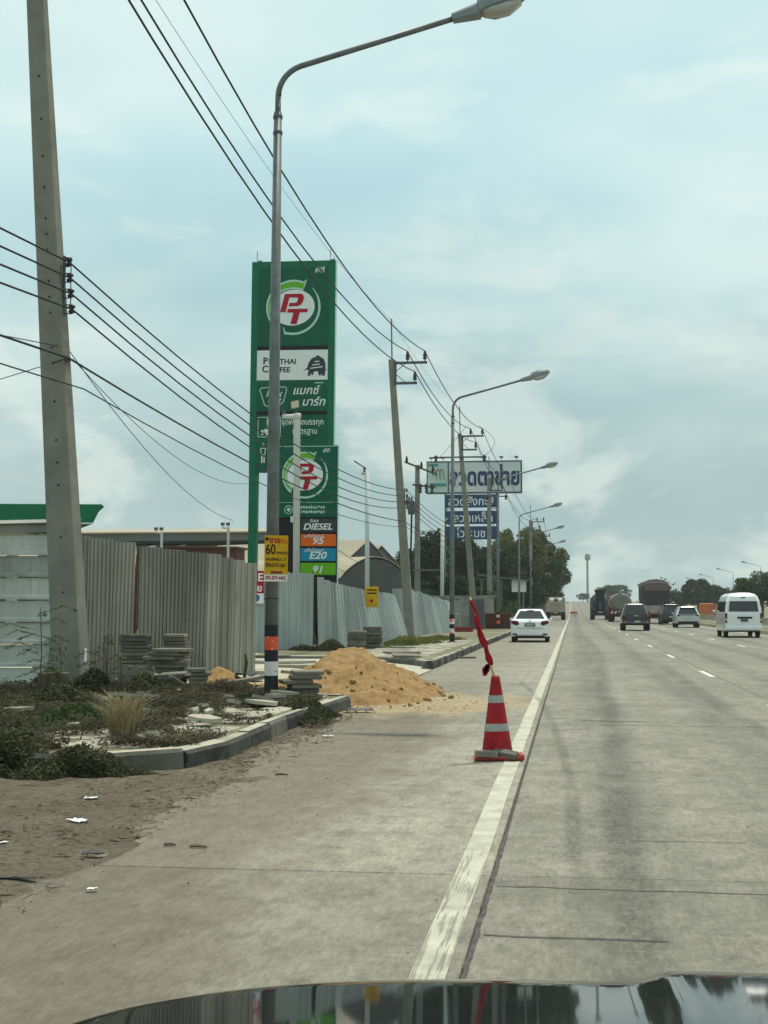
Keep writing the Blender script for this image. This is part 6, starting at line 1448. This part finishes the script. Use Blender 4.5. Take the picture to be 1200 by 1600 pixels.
# ------------------------------------------------------------------ trees
def tree_meshes(seed, leaf, n_cl=64, per=190, size=.33, r=3.6, h=7.5, trunk=2.2):
    g = np.random.default_rng(seed); pts = []; cl = []
    for k in range(n_cl):
        a = g.uniform(0, 2 * PI); u = g.random() ** .5; zz_ = g.uniform(-1, 1)
        rad = r * u * math.sqrt(max(.05, 1 - (zz_ * .93) ** 2)) * (1 + .25 * math.sin(3 * a + seed)); c = np.array([math.cos(a) * rad, math.sin(a) * rad, trunk + (h - trunk) * (.5 + .46 * zz_)]); cl.append(c)
        rr_ = g.uniform(.55, 1.15) * r / 3.6; d = g.normal(size=(per, 3)); d /= np.linalg.norm(d, axis=1)[:, None]; d[:, 2] *= .75
        pts.append(c + d * rr_ * (g.random((per, 1)) ** .35))
    crown = card_mesh('crown', cards(np.concatenate(pts), size, g, .2, .5), leaf)
    mb = MB(); top = Vector((.2, .1, trunk + (h - trunk) * .6)); mb.tube([(0, 0, -.2), (.05, 0, trunk * .6), (.12, .05, trunk + 1), top], [.24, .19, .14, .05], 8)
    for k in range(0, n_cl, 4):
        b = Vector((.08, .03, trunk * g.uniform(.7, 1.5))); c = Vector(cl[k]); mb.tube([b, b.lerp(c, .5) + Vector((0, 0, .2)), c], [.07, .05, .02], 5)
    o = mb.build('trunk', 'bark'); t = o.data; bpy.data.objects.remove(o); return crown, t
TM = [tree_meshes(1, 'leaf_dark'), tree_meshes(2, 'leaf_mid'), tree_meshes(3, 'leaf_olive'), tree_meshes(4, 'leaf_dark', 70, 190, .33, 3.9, 8.0, 1.6)]
def tree(label, k, x, y, s, sz=1., rz=0., group='trees along the left of the road'):
    t = thing('tree', label, 'tree', (x, y, zrise(y) - .05), rz, group); cr_, tr = TM[k]; t.scale = (s, s, s * sz)
    link('crown', cr_, t); link('trunk', tr, t); return t
TL = [('dark tree left of the billboard, behind the transformer pole', 3, -13.2, 146, 1.05, 1.12), ('dark bushy tree between the billboard masts', 0, -10.0, 152, 1.05, 1.0), ('dark tree directly behind the right billboard mast', 3, -6.6, 162, .9, 1.02),
      ('dark low tree under the left part of the billboard', 0, -15.6, 160, 1.1, .95), ('yellow green tall tree right of the billboard', 2, -6.3, 186, 1.25, 1.25), ('green rounded tree just right of the yellow green one', 1, -5.6, 205, 1.2, 1.22), ('dark tree in the middle of the left row', 3, -7.2, 222, 1.4, 1.15),
      ('dark tree near the small distant lamps', 0, -6.2, 248, 1.25, 1.2), ('dark far tree near the end of the left row', 3, -6.0, 280, 1.25, 1.15), ('farthest dark tree of the left row', 0, -5.4, 320, 1.2, 1.1), ('lone low dark tree at the far road end', 0, -6.0, 400, .8, .7),
      ('dark tree left of the transformer pole behind the sheds', 0, -17.2, 150, 1.0, 1.0), ('low dark tree behind the boundary wall at the left mast', 3, -11.8, 132, .75, .75), ('low dark tree behind the boundary wall at the right mast', 0, -8.4, 136, .75, .78)]
for k, (lab, m, x, y, s, sz) in enumerate(TL): tree(lab, m, x, y, s, sz, k * 1.3)
TR = [('big green roadside tree behind the white van', 1, 25.4, 196, 1.0, .86), ('dark green tree at the right edge beyond the van', 3, 29.0, 200, 1.0, .75), ('rounded dark tree left of the white van beyond the median', 0, 25.0, 290, 1.0, .92), ('low dark tree beside the rounded one beyond the median', 3, 29.5, 300, .9, .8), ('small dark tree right of the tarpaulin truck', 0, 22.8, 320, .85, .7), ('small tree between the distant lamps at right', 1, 34.5, 330, .9, .8),
      ('low far tree beyond the tarpaulin truck', 3, 20.5, 380, .8, .7), ('far green tree behind the mixer truck', 1, 12.5, 520, 1.1, .8), ('far low tree left of the distant mast', 0, 5.0, 700, .9, .6), ('far low tree right of the mixer truck', 3, 18, 560, 1.2, .7), ('lower tree behind the van at the far right', 0, 31.5, 180, .8, .7)]
for k, (lab, m, x, y, s, sz) in enumerate(TR): tree(lab, m, x, y, s, sz, k * 1.7 + .4, 'trees across the highway')
P = rng.uniform(0, 1, (26000, 3)); xs = np.where(P[:, 0] < .5, -420 + 400 * P[:, 0] * 2, 36 + 500 * (P[:, 0] - .5) * 2)
ysr = 560 + 240 * P[:, 1]; hz = 5 + 4 * np.sin(xs * .06) + 2.5 * np.sin(xs * .21 + 1)
stuff(link('distant_woodland', card_mesh('distant_woodland', cards(np.c_[xs, ysr, 4.5 + P[:, 2] ** .8 * np.maximum(2, hz)], 2.0, rng, .2, .6), 'leaf_dark')), 'distant low belt of trees along the horizon', 'woodland')
# distant mast
ct = thing('phone_mast', 'tall hazy phone mast far down the road', 'mast', (13.0, 1250, 4.4))
mb = MB(); mb.tube([(0, 0, 0), (0, 0, 44)], [1.15, .85], 10); mb.build('shaft', 'galv_dark', ct)
mb = MB(); mb.lathe([(1.0, 38.5), (2.1, 39.5), (2.2, 42.5), (1.6, 44.5)], 10); mb.build('antenna_cluster', 'galv_dark', ct)
for a in range(3): bx(ct, 'antenna', 'galv', (2.5 * math.cos(a * 2.1), 2.5 * math.sin(a * 2.1), 41.5), (.5, .4, 5))

# ------------------------------------------------------------------ haze
hz_ = MB().box((0, 600, 38), (1400, 1500, 80)).build('haze', 'soil')
hz_.data.materials.clear(); hm = bpy.data.materials.new('haze_air'); hm.use_nodes = True; hm.node_tree.nodes.clear()
pv = hm.node_tree.nodes.new('ShaderNodeVolumePrincipled'); pv.inputs['Color'].default_value = (.86, .92, .92, 1); pv.inputs['Density'].default_value = .00028; pv.inputs['Anisotropy'].default_value = .2
ho = hm.node_tree.nodes.new('ShaderNodeOutputMaterial'); hm.node_tree.links.new(pv.outputs[0], ho.inputs['Volume']); hz_.data.materials.append(hm)
stuff(hz_, 'thin pale haze filling the air', 'haze')
